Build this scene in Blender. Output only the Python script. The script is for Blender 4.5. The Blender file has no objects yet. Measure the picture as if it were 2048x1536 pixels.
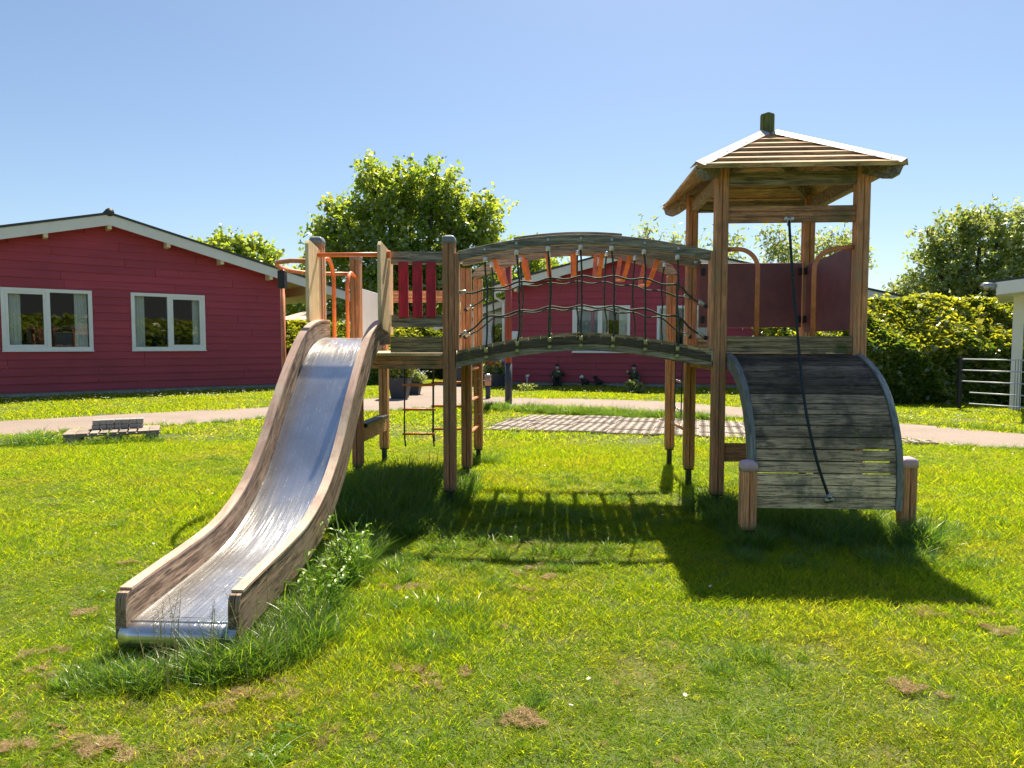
import bpy, math, random
import numpy as np
from mathutils import Vector, Matrix
random.seed(7); RNG = np.random.default_rng(11)
S = bpy.context.scene; COL = S.collection
R = math.radians
# ---------------------------------------------------------------- camera
EYE = 1.25; PITCH = R(3.27); YAW = R(3.48); FPX = 1365.33
cam = bpy.data.cameras.new("camera"); cam.lens = 24; cam.sensor_width = 36
cam.clip_start = 0.05; cam.clip_end = 2000
co = bpy.data.objects.new("camera", cam); COL.objects.link(co); S.camera = co
co.location = (0, 0, EYE); co.rotation_euler = (R(90)-PITCH, 0, YAW)
# ---------------------------------------------------------------- light
SUN_EL, SUN_AZ = 57.5, 11.0
W = bpy.data.worlds.new("World"); S.world = W; W.use_nodes = True
wn = W.node_tree.nodes; wl = W.node_tree.links
sky = wn.new("ShaderNodeTexSky"); sky.sky_type = 'NISHITA'; sky.sun_disc = False
sky.sun_elevation = R(SUN_EL); sky.sun_rotation = R(SUN_AZ)
sky.altitude = 0; sky.air_density = 1.0; sky.dust_density = 0.7; sky.ozone_density = 2.5
tint = wn.new("ShaderNodeMix"); tint.data_type = 'RGBA'; tint.blend_type = 'MULTIPLY'; tint.inputs[0].default_value = 1; tint.inputs[7].default_value = (.86, .87, .86, 1)
wl.new(sky.outputs[0], tint.inputs[6]); wl.new(tint.outputs[2], wn['Background'].inputs[0]); wn['Background'].inputs[1].default_value = 0.0785
sl = bpy.data.lights.new("sun", 'SUN'); sl.energy = 5.0; sl.angle = R(0.55); sl.color = (1, 0.885, 0.68)
so = bpy.data.objects.new("sun", sl); COL.objects.link(so)
sd = Vector((math.sin(R(SUN_AZ))*math.cos(R(SUN_EL)), math.cos(R(SUN_AZ))*math.cos(R(SUN_EL)), math.sin(R(SUN_EL))))
so.rotation_euler = sd.to_track_quat('Z', 'Y').to_euler()
S.view_settings.view_transform = 'Standard'; S.view_settings.look = 'None'
S.view_settings.exposure = 1.08; S.view_settings.gamma = 1
S.cycles.max_bounces = 8; S.cycles.transparent_max_bounces = 12
S.cycles.transmission_bounces = 5

# ---------------------------------------------------------------- surveying helpers (photo measurement -> metres)
_R = Vector((math.cos(YAW), math.sin(YAW), 0)); _F0 = Vector((-math.sin(YAW), math.cos(YAW), 0)); _Z = Vector((0, 0, 1))
_F = _F0*math.cos(PITCH)-_Z*math.sin(PITCH); _U = _F0*math.sin(PITCH)+_Z*math.cos(PITCH); _C = Vector((0, 0, EYE))
def ray(x, y): return _F+_R*((x-1024)/FPX)+_U*((768-y)/FPX)
def atY(x, y, Y): d = ray(x, y); return _C+d*(Y/d.y)
def atX(x, y, X): d = ray(x, y); return _C+d*(X/d.x)
def atZ(x, y, z=0.0): d = ray(x, y); return _C+d*((z-EYE)/d.z)
def onwall(x, y, P0, u):      # point on the vertical plane through P0 along u
    n = Vector((u.y, -u.x, 0)); d = ray(x, y); t = (Vector(P0)-_C).dot(n)/d.dot(n); return _C+d*t

# ---------------------------------------------------------------- materials
def new_mat(name):
    m = bpy.data.materials.new(name); m.use_nodes = True; n = m.node_tree.nodes; l = m.node_tree.links
    b = n['Principled BSDF']; return m, n, l, b
def mixc(n, l, a, b, f, mode='MIX'):
    x = n.new('ShaderNodeMix'); x.data_type = 'RGBA'; x.blend_type = mode
    for k, v in ((6, a), (7, b), (0, f)):
        if hasattr(v, 'links'): l.new(v, x.inputs[k])
        else: x.inputs[k].default_value = v if k == 0 else (*v, 1)
    return x.outputs[2]
def ramp(n, l, src, p0, p1, c0=(0, 0, 0), c1=(1, 1, 1)):
    r = n.new('ShaderNodeValToRGB'); r.color_ramp.elements[0].position = p0; r.color_ramp.elements[1].position = p1
    r.color_ramp.elements[0].color = (*c0, 1); r.color_ramp.elements[1].color = (*c1, 1); l.new(src, r.inputs[0]); return r.outputs[0]
def noise(n, l, vec, scale, detail=4, rough=.55, dist=0.):
    t = n.new('ShaderNodeTexNoise'); t.inputs['Scale'].default_value = scale; t.inputs['Detail'].default_value = detail
    t.inputs['Roughness'].default_value = rough; t.inputs['Distortion'].default_value = dist
    if vec is not None: l.new(vec, t.inputs['Vector'])
    return t.outputs[0]
def mapping(n, l, scale, src='Object'):
    t = n.new('ShaderNodeTexCoord'); mp = n.new('ShaderNodeMapping'); mp.inputs['Scale'].default_value = scale
    l.new(t.outputs[src], mp.inputs[0]); return mp.outputs[0]
def attr(n, name):
    a = n.new('ShaderNodeAttribute'); a.attribute_name = name; return a.outputs['Fac']
def bump(n, l, b, h, strength, dist=.01):
    x = n.new('ShaderNodeBump'); x.inputs['Strength'].default_value = strength; x.inputs['Distance'].default_value = dist
    l.new(h, x.inputs['Height']); l.new(x.outputs[0], b.inputs['Normal'])
def wood(name, c1, c2, axis='Z',  dark=(.03, .025, .02), crack=.5, moss=0., mosscol=(.10, .14, .02), rough=.8, spot=None, spotf=0., tonev=.35):
    m, n, l, b = new_mat(name)
    st = {'X': (1.6, 30, 30), 'Y': (30, 1.6, 30), 'Z': (30, 30, 1.4), 'G': (1, 1, 1)}[axis]
    v = mapping(n, l, st); v1 = mapping(n, l, (1, 1, 1))
    if axis == 'G':
        ga = n.new('ShaderNodeAttribute'); ga.attribute_name = 'grain'; mp = n.new('ShaderNodeMapping'); mp.inputs['Scale'].default_value = (1.8, 24, 24); l.new(ga.outputs['Vector'], mp.inputs[0]); v = mp.outputs[0]
    g = noise(n, l, v, 1.6, 6, .65, .4); g2 = noise(n, l, v, 5, 3, .6)
    c = mixc(n, l, c1, c2, ramp(n, l, g, .42, .58))
    big = noise(n, l, v1, 2.3, 3)
    c = mixc(n, l, c, tuple(x*.62 for x in c1), ramp(n, l, big, .47, .6))
    cr = ramp(n, l, g2, .53, .58)
    x = n.new('ShaderNodeMath'); x.operation = 'MULTIPLY'; x.inputs[1].default_value = crack; l.new(cr, x.inputs[0])
    c = mixc(n, l, c, dark, x.outputs[0])
    if spot:
        s = noise(n, l, v1, 5, 5, .65); y = n.new('ShaderNodeMath'); y.operation = 'MULTIPLY'; y.inputs[1].default_value = spotf
        l.new(ramp(n, l, s, .48, .60), y.inputs[0]); c = mixc(n, l, c, spot, y.outputs[0])
    if moss > 0:
        mo = noise(n, l, mapping(n, l, (1.0, 1.3, 1.6)), 4.2, 6, .7)
        y = n.new('ShaderNodeMath'); y.operation = 'MULTIPLY'; y.inputs[1].default_value = .85
        l.new(ramp(n, l, mo, .66-.25*moss, .74-.2*moss), y.inputs[0]); c = mixc(n, l, c, mosscol, y.outputs[0])
    # plank to plank tone (each board has its own colour)
    t = n.new('ShaderNodeMapRange'); l.new(attr(n, 'tone'), t.inputs[0]); t.inputs[3].default_value = 1-tonev; t.inputs[4].default_value = 1+tonev
    hs = n.new('ShaderNodeHueSaturation'); l.new(t.outputs[0], hs.inputs['Value']); l.new(c, hs.inputs['Color'])
    l.new(hs.outputs[0], b.inputs['Base Color']); b.inputs['Roughness'].default_value = rough
    bump(n, l, b, g2, .5, .006); return m
def plain(name, c, rough=.5, metal=0., var=.15, scale=8., bmp=0.):
    m, n, l, b = new_mat(name)
    v = mapping(n, l, (1, 1, 1)); s = noise(n, l, v, scale, 5, .65)
    l.new(mixc(n, l, tuple(x*(1-var) for x in c), tuple(min(1, x*(1+var)) for x in c), ramp(n, l, s, .3, .7)), b.inputs['Base Color'])
    b.inputs['Roughness'].default_value = rough; b.inputs['Metallic'].default_value = metal
    if bmp: bump(n, l, b, noise(n, l, v, scale*6, 3), bmp, .004)
    return m
def leafmat(name, d1, d2, t1, t2, trans=.5, patch=None, patchf=.6, pscale=.9, gloss=.08, world=True):
    m = bpy.data.materials.new(name); m.use_nodes = True; n = m.node_tree.nodes; l = m.node_tree.links; n.clear()
    out = n.new('ShaderNodeOutputMaterial'); a = attr(n, 'tone')
    dc = mixc(n, l, d1, d2, a); tc = mixc(n, l, t1, t2, a)
    if patch:
        g = n.new('ShaderNodeNewGeometry')
        pn = noise(n, l, g.outputs['Position'], pscale, 5, .62)
        y = n.new('ShaderNodeMath'); y.operation = 'MULTIPLY'; y.inputs[1].default_value = patchf
        l.new(ramp(n, l, pn, .47, .66), y.inputs[0])
        dc = mixc(n, l, dc, patch[0], y.outputs[0]); tc = mixc(n, l, tc, patch[1], y.outputs[0])
    D = n.new('ShaderNodeBsdfDiffuse'); T = n.new('ShaderNodeBsdfTranslucent'); G = n.new('ShaderNodeBsdfGlossy'); G.inputs['Roughness'].default_value = .38
    G.inputs[0].default_value = (.8, .8, .7, 1)
    l.new(dc, D.inputs[0]); l.new(tc, T.inputs[0])
    m1 = n.new('ShaderNodeMixShader'); m1.inputs[0].default_value = trans; l.new(D.outputs[0], m1.inputs[1]); l.new(T.outputs[0], m1.inputs[2])
    m2 = n.new('ShaderNodeMixShader'); m2.inputs[0].default_value = gloss; l.new(m1.outputs[0], m2.inputs[1]); l.new(G.outputs[0], m2.inputs[2])
    l.new(m2.outputs[0], out.inputs[0]); return m

M = {}
M['post'] = wood('post_wood', (.84, .40, .20), (.46, .21, .11), 'Z', crack=.35, spot=(.36, .27, .17), spotf=.5, moss=.12, mosscol=(.13, .13, .06), tonev=.22)
M['postx'] = wood('beam_wood', (.78, .38, .19), (.46, .22, .12), 'X', crack=.5, spot=(.17, .15, .10), spotf=.6, moss=.2, mosscol=(.12, .15, .04), tonev=.2)
M['posty'] = wood('beam_wood_deep', (.66, .34, .16), (.44, .23, .12), 'Y', crack=.5, spot=(.17, .15, .10), spotf=.5, tonev=.2)
M['kick'] = wood('mossy_board', (.62, .47, .26), (.30, .23, .14), 'X', crack=.55, moss=.5, mosscol=(.10, .13, .04), tonev=.2)
M['grey'] = wood('grey_weathered_wood', (.44, .37, .28), (.17, .145, .115), 'X', crack=.55, moss=.32, mosscol=(.13, .12, .06), tonev=.2)
M['bluegrey'] = wood('bluegrey_painted_wood', (.46, .40, .30), (.17, .165, .14), 'X', crack=.5, moss=.3, mosscol=(.11, .12, .06), tonev=.15)
M['stringer'] = wood('curved_stringer_wood', (.33, .35, .34), (.19, .22, .23), 'G', crack=.5, moss=.2, mosscol=(.12, .13, .08), tonev=.15)
M['darkedge'] = wood('dark_damp_and_gap_shade_wood', (.13, .105, .07), (.06, .05, .035), 'X', crack=.5, moss=.3, mosscol=(.12, .12, .03), tonev=.2)  # also on the tongues, where the dark paints in gap shade
M['slat'] = wood('climbing_slat_wood', (.84, .64, .42), (.46, .35, .23), 'X', crack=.7, moss=.38, mosscol=(.13, .15, .05), spot=(.10, .095, .08), spotf=.7, tonev=.85)
M['redslat'] = wood('red_painted_slat', (.68, .03, .07), (.5, .02, .05), 'Z', crack=.3, spot=(.16, .06, .04), spotf=.65, tonev=.3)
M['pine'] = wood('pale_pine_board', (.90, .70, .46), (.78, .58, .32), 'Z', dark=(.4, .3, .13), crack=.4, spot=(.62, .52, .25), spotf=.4, tonev=.1)
M['roofwood'] = wood('roof_board_wood', (.74, .50, .31), (.52, .34, .2), 'X', crack=.6, moss=.28, mosscol=(.2, .2, .05), tonev=.25)
M['roofwoody'] = wood('roof_board_wood_deep', (.74, .50, .31), (.52, .34, .2), 'Y', crack=.6, moss=.3, mosscol=(.2, .22, .04), tonev=.25)
M['finial'] = wood('mossy_finial_wood', (.16, .15, .07), (.10, .10, .04), 'Z', crack=.4, moss=.9, mosscol=(.13, .17, .03))
M['rail'] = wood('slide_rail_wood', (.52, .36, .26), (.15, .09, .06), 'G', dark=(.06, .035, .025), crack=.95, spot=(.38, .29, .21), spotf=.5, tonev=.2)
M['capping'] = wood('slide_rail_capping', (.66, .46, .38), (.58, .36, .28), 'G', dark=(.3, .17, .12), crack=.35, spot=(.68, .6, .45), spotf=.5, tonev=.1)
M['orange'] = plain('orange_powder_coat', (.80, .20, .06), .45, var=.25, scale=14)
M['orangeworn'] = plain('worn_orange_tube', (.66, .23, .10), .5, var=.35, scale=9)
M['maroon'] = plain('maroon_panel', (.22, .085, .10), .5, var=.2, scale=6)
M['whitepanel_sunrail'] = plain('white_panel_and_sunlit_rail', (.62, .64, .72), .4, var=.06, scale=5)  # white plastic; on the fence rails the white paints in sunlight
M['cap'] = plain('grey_plastic_cap', (.20, .22, .25), .45, var=.1)
M['pinkcap'] = plain('pink_plastic_cap', (.62, .42, .48), .45, var=.12)
M['steel'] = plain('galvanised_steel', (.42, .43, .42), .35, .9, var=.2, scale=30)
M['foot'] = plain('steel_foot', (.05, .065, .06), .5, .5, var=.3, scale=20)
M['zinc'] = plain('zinc_flashing', (.40, .38, .38), .5, .2, var=.1, scale=10)
M['darkmetal'] = plain('dark_metal', (.03, .03, .035), .45, .3)
M['brass'] = plain('aged_brass_ferrule', (.42, .42, .20), .4, .6, var=.3, scale=40)
M['ferrule'] = plain('aluminium_ferrule', (.66, .70, .74), .35, .6, var=.1)
M['steelf'] = plain('dull_steel_ferrule', (.45, .46, .42), .4, .6, var=.2)
def ropemat(name, c, w):
    m, n, l, b = new_mat(name)
    v = mapping(n, l, (1, 1, 1)); s = noise(n, l, v, 90, 3, .7)
    l.new(mixc(n, l, c, w, ramp(n, l, s, .56, .64)), b.inputs['Base Color']); b.inputs['Roughness'].default_value = .7
    bump(n, l, b, s, .7, .004); return m
M['rope'] = ropemat('dark_green_rope', (.018, .035, .030), (.14, .16, .10))
M['roped'] = ropemat('teal_rope', (.010, .024, .028), (.035, .06, .06))
M['maroonpaint'] = None
def siding(name, c):
    m, n, l, b = new_mat(name)
    v = mapping(n, l, (.5, .5, 12)); s = noise(n, l, v, 2, 5, .6); v1 = mapping(n, l, (1, 1, 1)); s1 = noise(n, l, v1, .8, 4)
    cc = mixc(n, l, tuple(x*.85 for x in c), tuple(x*1.12 for x in c), ramp(n, l, s, .3, .7))
    cc = mixc(n, l, cc, tuple(x*.8 for x in c), ramp(n, l, s1, .45, .75))
    sp = noise(n, l, v1, 30, 1); cc = mixc(n, l, cc, (.5, .4, .38), ramp(n, l, sp, .80, .82))
    t = n.new('ShaderNodeMapRange'); l.new(attr(n, 'tone'), t.inputs[0]); t.inputs[3].default_value = .93; t.inputs[4].default_value = 1.06
    hs = n.new('ShaderNodeHueSaturation'); l.new(t.outputs[0], hs.inputs['Value']); l.new(cc, hs.inputs['Color']); cc = hs.outputs[0]
    l.new(cc, b.inputs['Base Color']); b.inputs['Roughness'].default_value = .55; bump(n, l, b, s, .25, .01); return m
M['siding'] = siding('maroon_siding_paint', (.41, .048, .072))
M['whitesiding'] = siding('white_siding_paint', (.80, .80, .80))
M['white'] = plain('white_painted_trim', (.86, .85, .82), .45, var=.05, scale=3)
M['cream'] = plain('cream_painted_timber', (.80, .68, .48), .55, var=.1, scale=4)
M['greyfascia'] = plain('light_grey_fascia', (.80, .77, .72), .5, var=.05, scale=3)
M['tile'] = plain('dark_roof_tile', (.045, .05, .055), .5, var=.3, scale=12)
M['concrete'] = plain('grey_concrete', (.30, .29, .28), .85, var=.25, scale=10, bmp=.4)
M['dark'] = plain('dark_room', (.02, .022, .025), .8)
M['planter'] = plain('dark_grey_planter', (.045, .05, .065), .6, var=.2)
M['curtain'] = plain('pale_curtain', (.85, .88, .86), .8, var=.08, scale=4)
M['blind'] = plain('blue_blind', (.22, .30, .42), .6, var=.1)
def glassmat():
    m = bpy.data.materials.new('window_glass'); m.use_nodes = True; n = m.node_tree.nodes; l = m.node_tree.links; n.clear()
    o = n.new('ShaderNodeOutputMaterial'); t = n.new('ShaderNodeBsdfTransparent'); t.inputs[0].default_value = (.85, .9, .9, 1)
    g = n.new('ShaderNodeBsdfGlossy'); g.inputs['Roughness'].default_value = .02; f = n.new('ShaderNodeLayerWeight'); f.inputs[0].default_value = .25
    mm = n.new('ShaderNodeMath'); mm.operation = 'MULTIPLY_ADD'; mm.inputs[1].default_value = .8; mm.inputs[2].default_value = .08
    l.new(f.outputs['Fresnel'], mm.inputs[0]); x = n.new('ShaderNodeMixShader'); l.new(mm.outputs[0], x.inputs[0])
    l.new(t.outputs[0], x.inputs[1]); l.new(g.outputs[0], x.inputs[2]); l.new(x.outputs[0], o.inputs[0]); return m
M['glass'] = glassmat()
def steelslide():
    m, n, l, b = new_mat('brushed_slide_steel')
    v = mapping(n, l, (60, .9, .9)); s = noise(n, l, v, 3, 5, .7)
    v2 = mapping(n, l, (26, 3.5, 3.5)); s2 = noise(n, l, v2, 3, 6, .75)
    v3 = mapping(n, l, (1, 1, 1)); s3 = noise(n, l, v3, 3.2, 3)
    c = mixc(n, l, (.66, .67, .69), (.50, .50, .51), ramp(n, l, s3, .4, .65))
    c = mixc(n, l, c, (.76, .75, .74), ramp(n, l, s2, .62, .74))
    l.new(c, b.inputs['Base Color']); b.inputs['Metallic'].default_value = .95
    rr = n.new('ShaderNodeMapRange'); l.new(s, rr.inputs[0]); rr.inputs[3].default_value = .18; rr.inputs[4].default_value = .32
    r2 = mixc(n, l, (.0, .0, .0), (.30, .30, .30), ramp(n, l, s2, .60, .74)); ad = n.new('ShaderNodeMath'); l.new(rr.outputs[0], ad.inputs[0]); l.new(r2, ad.inputs[1])
    l.new(ad.outputs[0], b.inputs['Roughness']); v4 = mapping(n, l, (760, 2.5, 2.5)); s4 = noise(n, l, v4, 1, 1, .5); bump(n, l, b, s4, .56, .0013); return m
M['slide'] = steelslide()
M['grass'] = leafmat('lawn_blades', (.05, .135, .012), (.26, .35, .03), (.22, .48, .008), (.98, .94, .015), .58, patch=((.32, .27, .05), (.80, .60, .05)), patchf=.28, pscale=1.1, gloss=.012)
M['tallgrass'] = leafmat('tall_grass_blades', (.025, .095, .014), (.11, .21, .035), (.11, .32, .012), (.50, .64, .05), .5, gloss=.06)
M['dry'] = leafmat('dry_thatch', (.36, .24, .13), (.50, .35, .2), (.3, .2, .1), (.3, .2, .1), .2, gloss=.02)
M['straw'] = leafmat('straw_stalks', (.28, .27, .12), (.42, .40, .2), (.3, .3, .1), (.4, .4, .15), .4)
M['leaf'] = leafmat('oak_leaves', (.045, .12, .02), (.14, .22, .035), (.34, .56, .02), (.78, .80, .08), .56, gloss=.11)
M['leafdark'] = leafmat('willow_leaves', (.06, .13, .04), (.15, .20, .07), (.34, .50, .07), (.72, .72, .16), .55, gloss=.13)
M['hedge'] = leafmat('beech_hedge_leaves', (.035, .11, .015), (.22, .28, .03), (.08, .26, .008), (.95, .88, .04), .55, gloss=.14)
M['nettle'] = leafmat('nettle_leaves', (.08, .2, .015), (.14, .28, .02), (.30, .6, .01), (.55, .7, .03), .6, gloss=.04)
M['petal'] = plain('white_petals', (.8, .8, .75), .6); M['bark'] = wood('tree_bark', (.11, .09, .07), (.06, .05, .04), 'Z', crack=.6)
M['core'] = plain('hedge_inner_twigs', (.018, .028, .008), .9, var=.5, scale=6)
def groundmat():
    m, n, l, b = new_mat('lawn_soil')
    v = mapping(n, l, (1, 1, 1)); a = noise(n, l, v, 1.1, 6, .65); c = noise(n, l, v, 30, 4, .7)
    x = mixc(n, l, (.07, .11, .012), (.16, .14, .04), ramp(n, l, a, .4, .65)); x = mixc(n, l, x, (.05, .075, .012), ramp(n, l, c, .45, .65))
    l.new(x, b.inputs['Base Color']); b.inputs['Roughness'].default_value = .9; bump(n, l, b, c, .8, .02); return m
M['ground'] = groundmat()
def pathmat():
    m, n, l, b = new_mat('path_asphalt')
    v = mapping(n, l, (1, 1, 1)); a = noise(n, l, v, .9, 4, .6); c = noise(n, l, v, 60, 4, .75)
    x = mixc(n, l, (.26, .205, .175), (.32, .255, .22), ramp(n, l, a, .35, .65)); x = mixc(n, l, x, (.16, .12, .10), ramp(n, l, c, .50, .66))
    l.new(x, b.inputs['Base Color']); b.inputs['Roughness'].default_value = .85; bump(n, l, b, c, .4, .01); return m
M['path'] = pathmat()

# ---------------------------------------------------------------- mesh builder
class MB:
    def __init__(s): s.v = []; s.f = []; s.t = []; s.tone = None; s.mi = []; s.cur = 0
    def add(s, vs, fs):
        b = len(s.v); t = random.random() if s.tone is None else s.tone
        s.v += [tuple(x) for x in vs]; s.t += [t]*len(vs); s.f += [tuple(i+b for i in q) for q in fs]; s.mi += [s.cur]*len(fs)
    def box(s, a, b):
        (x0, y0, z0), (x1, y1, z1) = a, b
        s.add([(x0, y0, z0), (x1, y0, z0), (x1, y1, z0), (x0, y1, z0), (x0, y0, z1), (x1, y0, z1), (x1, y1, z1), (x0, y1, z1)],
              [(0, 3, 2, 1), (4, 5, 6, 7), (0, 1, 5, 4), (1, 2, 6, 5), (2, 3, 7, 6), (3, 0, 4, 7)]); return s
    def obox(s, c, ux, uy, uz, dx, dy, dz):     # oriented box, centre c, axes, full sizes
        c = Vector(c); ux = Vector(ux).normalized()*dx/2; uy = Vector(uy).normalized()*dy/2; uz = Vector(uz).normalized()*dz/2
        P = [c+i*ux+j*uy+k*uz for k in (-1, 1) for i, j in ((-1, -1), (1, -1), (1, 1), (-1, 1))]
        s.add(P, [(0, 3, 2, 1), (4, 5, 6, 7), (0, 1, 5, 4), (1, 2, 6, 5), (2, 3, 7, 6), (3, 0, 4, 7)]); return s
    def bar(s, p, q, w, h, up=(0, 0, 1)):
        p = Vector(p); q = Vector(q); d = q-p; up = Vector(up); side = d.cross(up).normalized(); u2 = side.cross(d).normalized()
        return s.obox((p+q)/2, d, side, u2, d.length, w, h)
    def sweep(s, rings, closed=True, caps=True):  # rings: list of equal-length loops
        n = len(rings[0]); vs = [p for r in rings for p in r]; fs = []
        for i in range(len(rings)-1):
            for j in range(n if closed else n-1):
                k = (j+1) % n; fs.append((i*n+j, i*n+k, (i+1)*n+k, (i+1)*n+j))
        if caps and closed: fs.append(tuple(range(n))[::-1]); fs.append(tuple((len(rings)-1)*n+j for j in range(n)))
        s.add(vs, fs); return s
    def tube(s, pts, r, n=8):
        pts = [Vector(p) for p in pts]; rs = r if hasattr(r, '__len__') else [r]*len(pts); rings = []; ref = None
        for i, p in enumerate(pts):
            d = (pts[min(i+1, len(pts)-1)]-pts[max(i-1, 0)]).normalized()
            if ref is None: ref = d.orthogonal().normalized()
            ref = (ref-d*ref.dot(d)).normalized(); b = d.cross(ref)
            rings.append([p+(ref*math.cos(2*math.pi*k/n)+b*math.sin(2*math.pi*k/n))*rs[i] for k in range(n)])
        return s.sweep(rings)
    def lathe(s, c, prof, n=16, ax=(0, 0, 1)):
        c = Vector(c); a = Vector(ax).normalized(); u = a.orthogonal().normalized(); w = a.cross(u)
        return s.sweep([[c+a*z+(u*math.cos(2*math.pi*k/n)+w*math.sin(2*math.pi*k/n))*max(r, 1e-4) for k in range(n)] for r, z in prof])
    def ball(s, c, r, sc=(1, 1, 1), n=10):
        c = Vector(c); rings = [[(c.x+sc[0]*r*math.sin(t)*math.cos(2*math.pi*k/n), c.y+sc[1]*r*math.sin(t)*math.sin(2*math.pi*k/n), c.z-sc[2]*r*math.cos(t)) for k in range(n)]
                 for t in [math.pi*(.03+.94*i/7) for i in range(8)]]
        return s.sweep(rings)
    def build(s, name, mat, parent=None, smooth=False, bevel=0, origin=None):
        me = bpy.data.meshes.new(name); org = Vector(origin) if origin else Vector((0, 0, 0))
        me.from_pydata([tuple(Vector(p)-org) for p in s.v], [], s.f)
        for m in (mat if isinstance(mat, (list, tuple)) else [mat]): me.materials.append(m)
        a = me.attributes.new('tone', 'FLOAT', 'POINT'); a.data.foreach_set('value', s.t)
        if isinstance(mat, (list, tuple)): me.polygons.foreach_set('material_index', s.mi)
        if smooth: me.shade_smooth()
        o = bpy.data.objects.new(name, me); COL.objects.link(o); o.location = org
        if bevel:
            b = o.modifiers.new('bevel', 'BEVEL'); b.width = bevel; b.segments = 2; b.limit_method = 'ANGLE'; b.angle_limit = R(40)
        if parent is not None: par(o, parent)
        return o
def par(o, p):
    o.parent = p; o.matrix_parent_inverse = Matrix.Identity(4)
    # keep world position: subtract the parent's world location
    w = Vector((0, 0, 0)); q = p
    while q is not None: w = w+Vector(q.location); q = q.parent
    o.location = Vector(o.location)-w
def empty(name, loc):
    o = bpy.data.objects.new(name, None); COL.objects.link(o); o.location = loc; o.empty_display_size = .2; return o
def tag(o, label, cat, group=None, kind=None):
    if label: o['label'] = label
    if cat: o['category'] = cat
    if group: o['group'] = group
    if kind: o['kind'] = kind
    return o
def grain(o, vec):     # per-vertex (along the grain, across, through) in metres
    a = o.data.attributes.new('grain', 'FLOAT_VECTOR', 'POINT'); a.data.foreach_set('vector', np.asarray(vec, np.float32).reshape(-1)); return o
def polyfit(pts, deg=2):
    c = np.polyfit([p[0] for p in pts], [p[1] for p in pts], deg); return lambda x: float(np.polyval(c, x))

# ================================================================ SETTING
def struct(o): o['kind'] = 'structure'; return o
g = MB(); N = 40
xs = [-400, -120, -60, -30]+[-20+2*i for i in range(21)]+[30, 60, 120, 400]; ys = [-60, -30, -15]+[-6+2*i for i in range(19)]+[45, 70, 130, 400]
g.add([(x, y, 0) for y in ys for x in xs], [(j*len(xs)+i, j*len(xs)+i+1, (j+1)*len(xs)+i+1, (j+1)*len(xs)+i) for j in range(len(ys)-1) for i in range(len(xs)-1)])
struct(g.build('ground', M['ground']))
PATH_PX = [(-700, 905), (0, 843), (300, 826), (535, 815), (700, 800), (775, 796), (850, 772), (890, 761), (941, 759), (948, 780), (959, 794), (1200, 799), (1331, 803), (1492, 816), (1801, 847), (2048, 869), (2500, 900),
           (2500, 960), (2048, 902), (1900, 893), (1660, 862), (1492, 841), (1331, 825), (1190, 817), (1060, 812), (959, 813), (800, 822), (535, 839), (300, 854), (0, 872), (-700, 950)]
PATH = [(atZ(x, y).x, atZ(x, y).y) for x, y in PATH_PX]
p = MB(); p.add([(x, y, .006) for x, y in PATH], [tuple(range(len(PATH)))[::-1]])
po = p.build('path', M['path']); struct(po)
def inpoly(P, X, Y):
    X = np.asarray(X); Y = np.asarray(Y); r = np.zeros(X.shape, bool); n = len(P)
    for i in range(n):
        (x1, y1), (x2, y2) = P[i], P[(i+1) % n]
        if y1 == y2: continue
        c = ((y1 > Y) != (y2 > Y)) & (X < (x2-x1)*(Y-y1)/(y2-y1)+x1); r ^= c
    return r
# grass-grid concrete paving
PU = Vector((.979, -.203, 0)); PV = Vector((.203, .979, 0)); PO = Vector((-1.10, 9.92, 0)); PL, PWD = 6.15, 2.15
pv = MB(); cs = .125
soil = MB(); soil.add([PO+PV*.0+_Z*.004, PO+PU*PL+_Z*.004, PO+PU*PL+PV*PWD+_Z*.004, PO+PV*PWD+_Z*.004], [(0, 1, 2, 3)])
for i in range(int(PL/cs)):
    for j in range(int(PWD/cs)):
        c = PO+PU*(i+.5)*cs+PV*(j+.5)*cs
        if inpoly(PATH, [c.x], [c.y])[0] or i*cs < .30*j*cs*.35: continue
        if i*cs > 4.4 and j*cs > 1.5-(i*cs-4.4)*.75: continue
        blk = (int(i/5)*7+int(j/3)*13) % 5; dz = .028+.004*blk+random.uniform(-.002, .002); h = cs/2*(.985 if (i % 5 and j % 3) else .93); k = .045
        pv.tone = .4+.12*blk
        o_ = [c+PU*a*h+PV*b*h for a, b in ((-1, -1), (0, -1), (1, -1), (1, 0), (1, 1), (0, 1), (-1, 1), (-1, 0))]
        i_ = [c+PU*a*k+PV*b*k for a, b in ((-.75, -.6), (0, -1), (.75, -.6), (1.2, 0), (.75, .6), (0, 1), (-.75, .6), (-1.2, 0))]
        up = _Z*dz; vs = [q+up for q in o_]+[q+up for q in i_]+[q+_Z*.004 for q in o_]+[q+_Z*.004 for q in i_]
        fs = [(a, (a+1) % 8, 8+(a+1) % 8, 8+a) for a in range(8)]+[(16+a, 16+(a+1) % 8, (a+1) % 8, a) for a in range(8)]
        pv.cur = 0; pv.add(vs, fs); pv.cur = 1; pv.add(vs, [(8+a, 8+(a+1) % 8, 24+(a+1) % 8, 24+a) for a in range(8)])  # concrete hole walls take the dark soil colour so the recesses read dark
M['paver'] = plain('pale_concrete_paver', (.42, .36, .32), .85, var=.16, scale=14, bmp=.3)
M['soil'] = plain('dark_soil', (.045, .05, .02), .95, var=.5, scale=30); struct(pv.build('paving', [M['paver'], M['soil']])); struct(soil.build('paving_soil', M['soil']))

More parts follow.
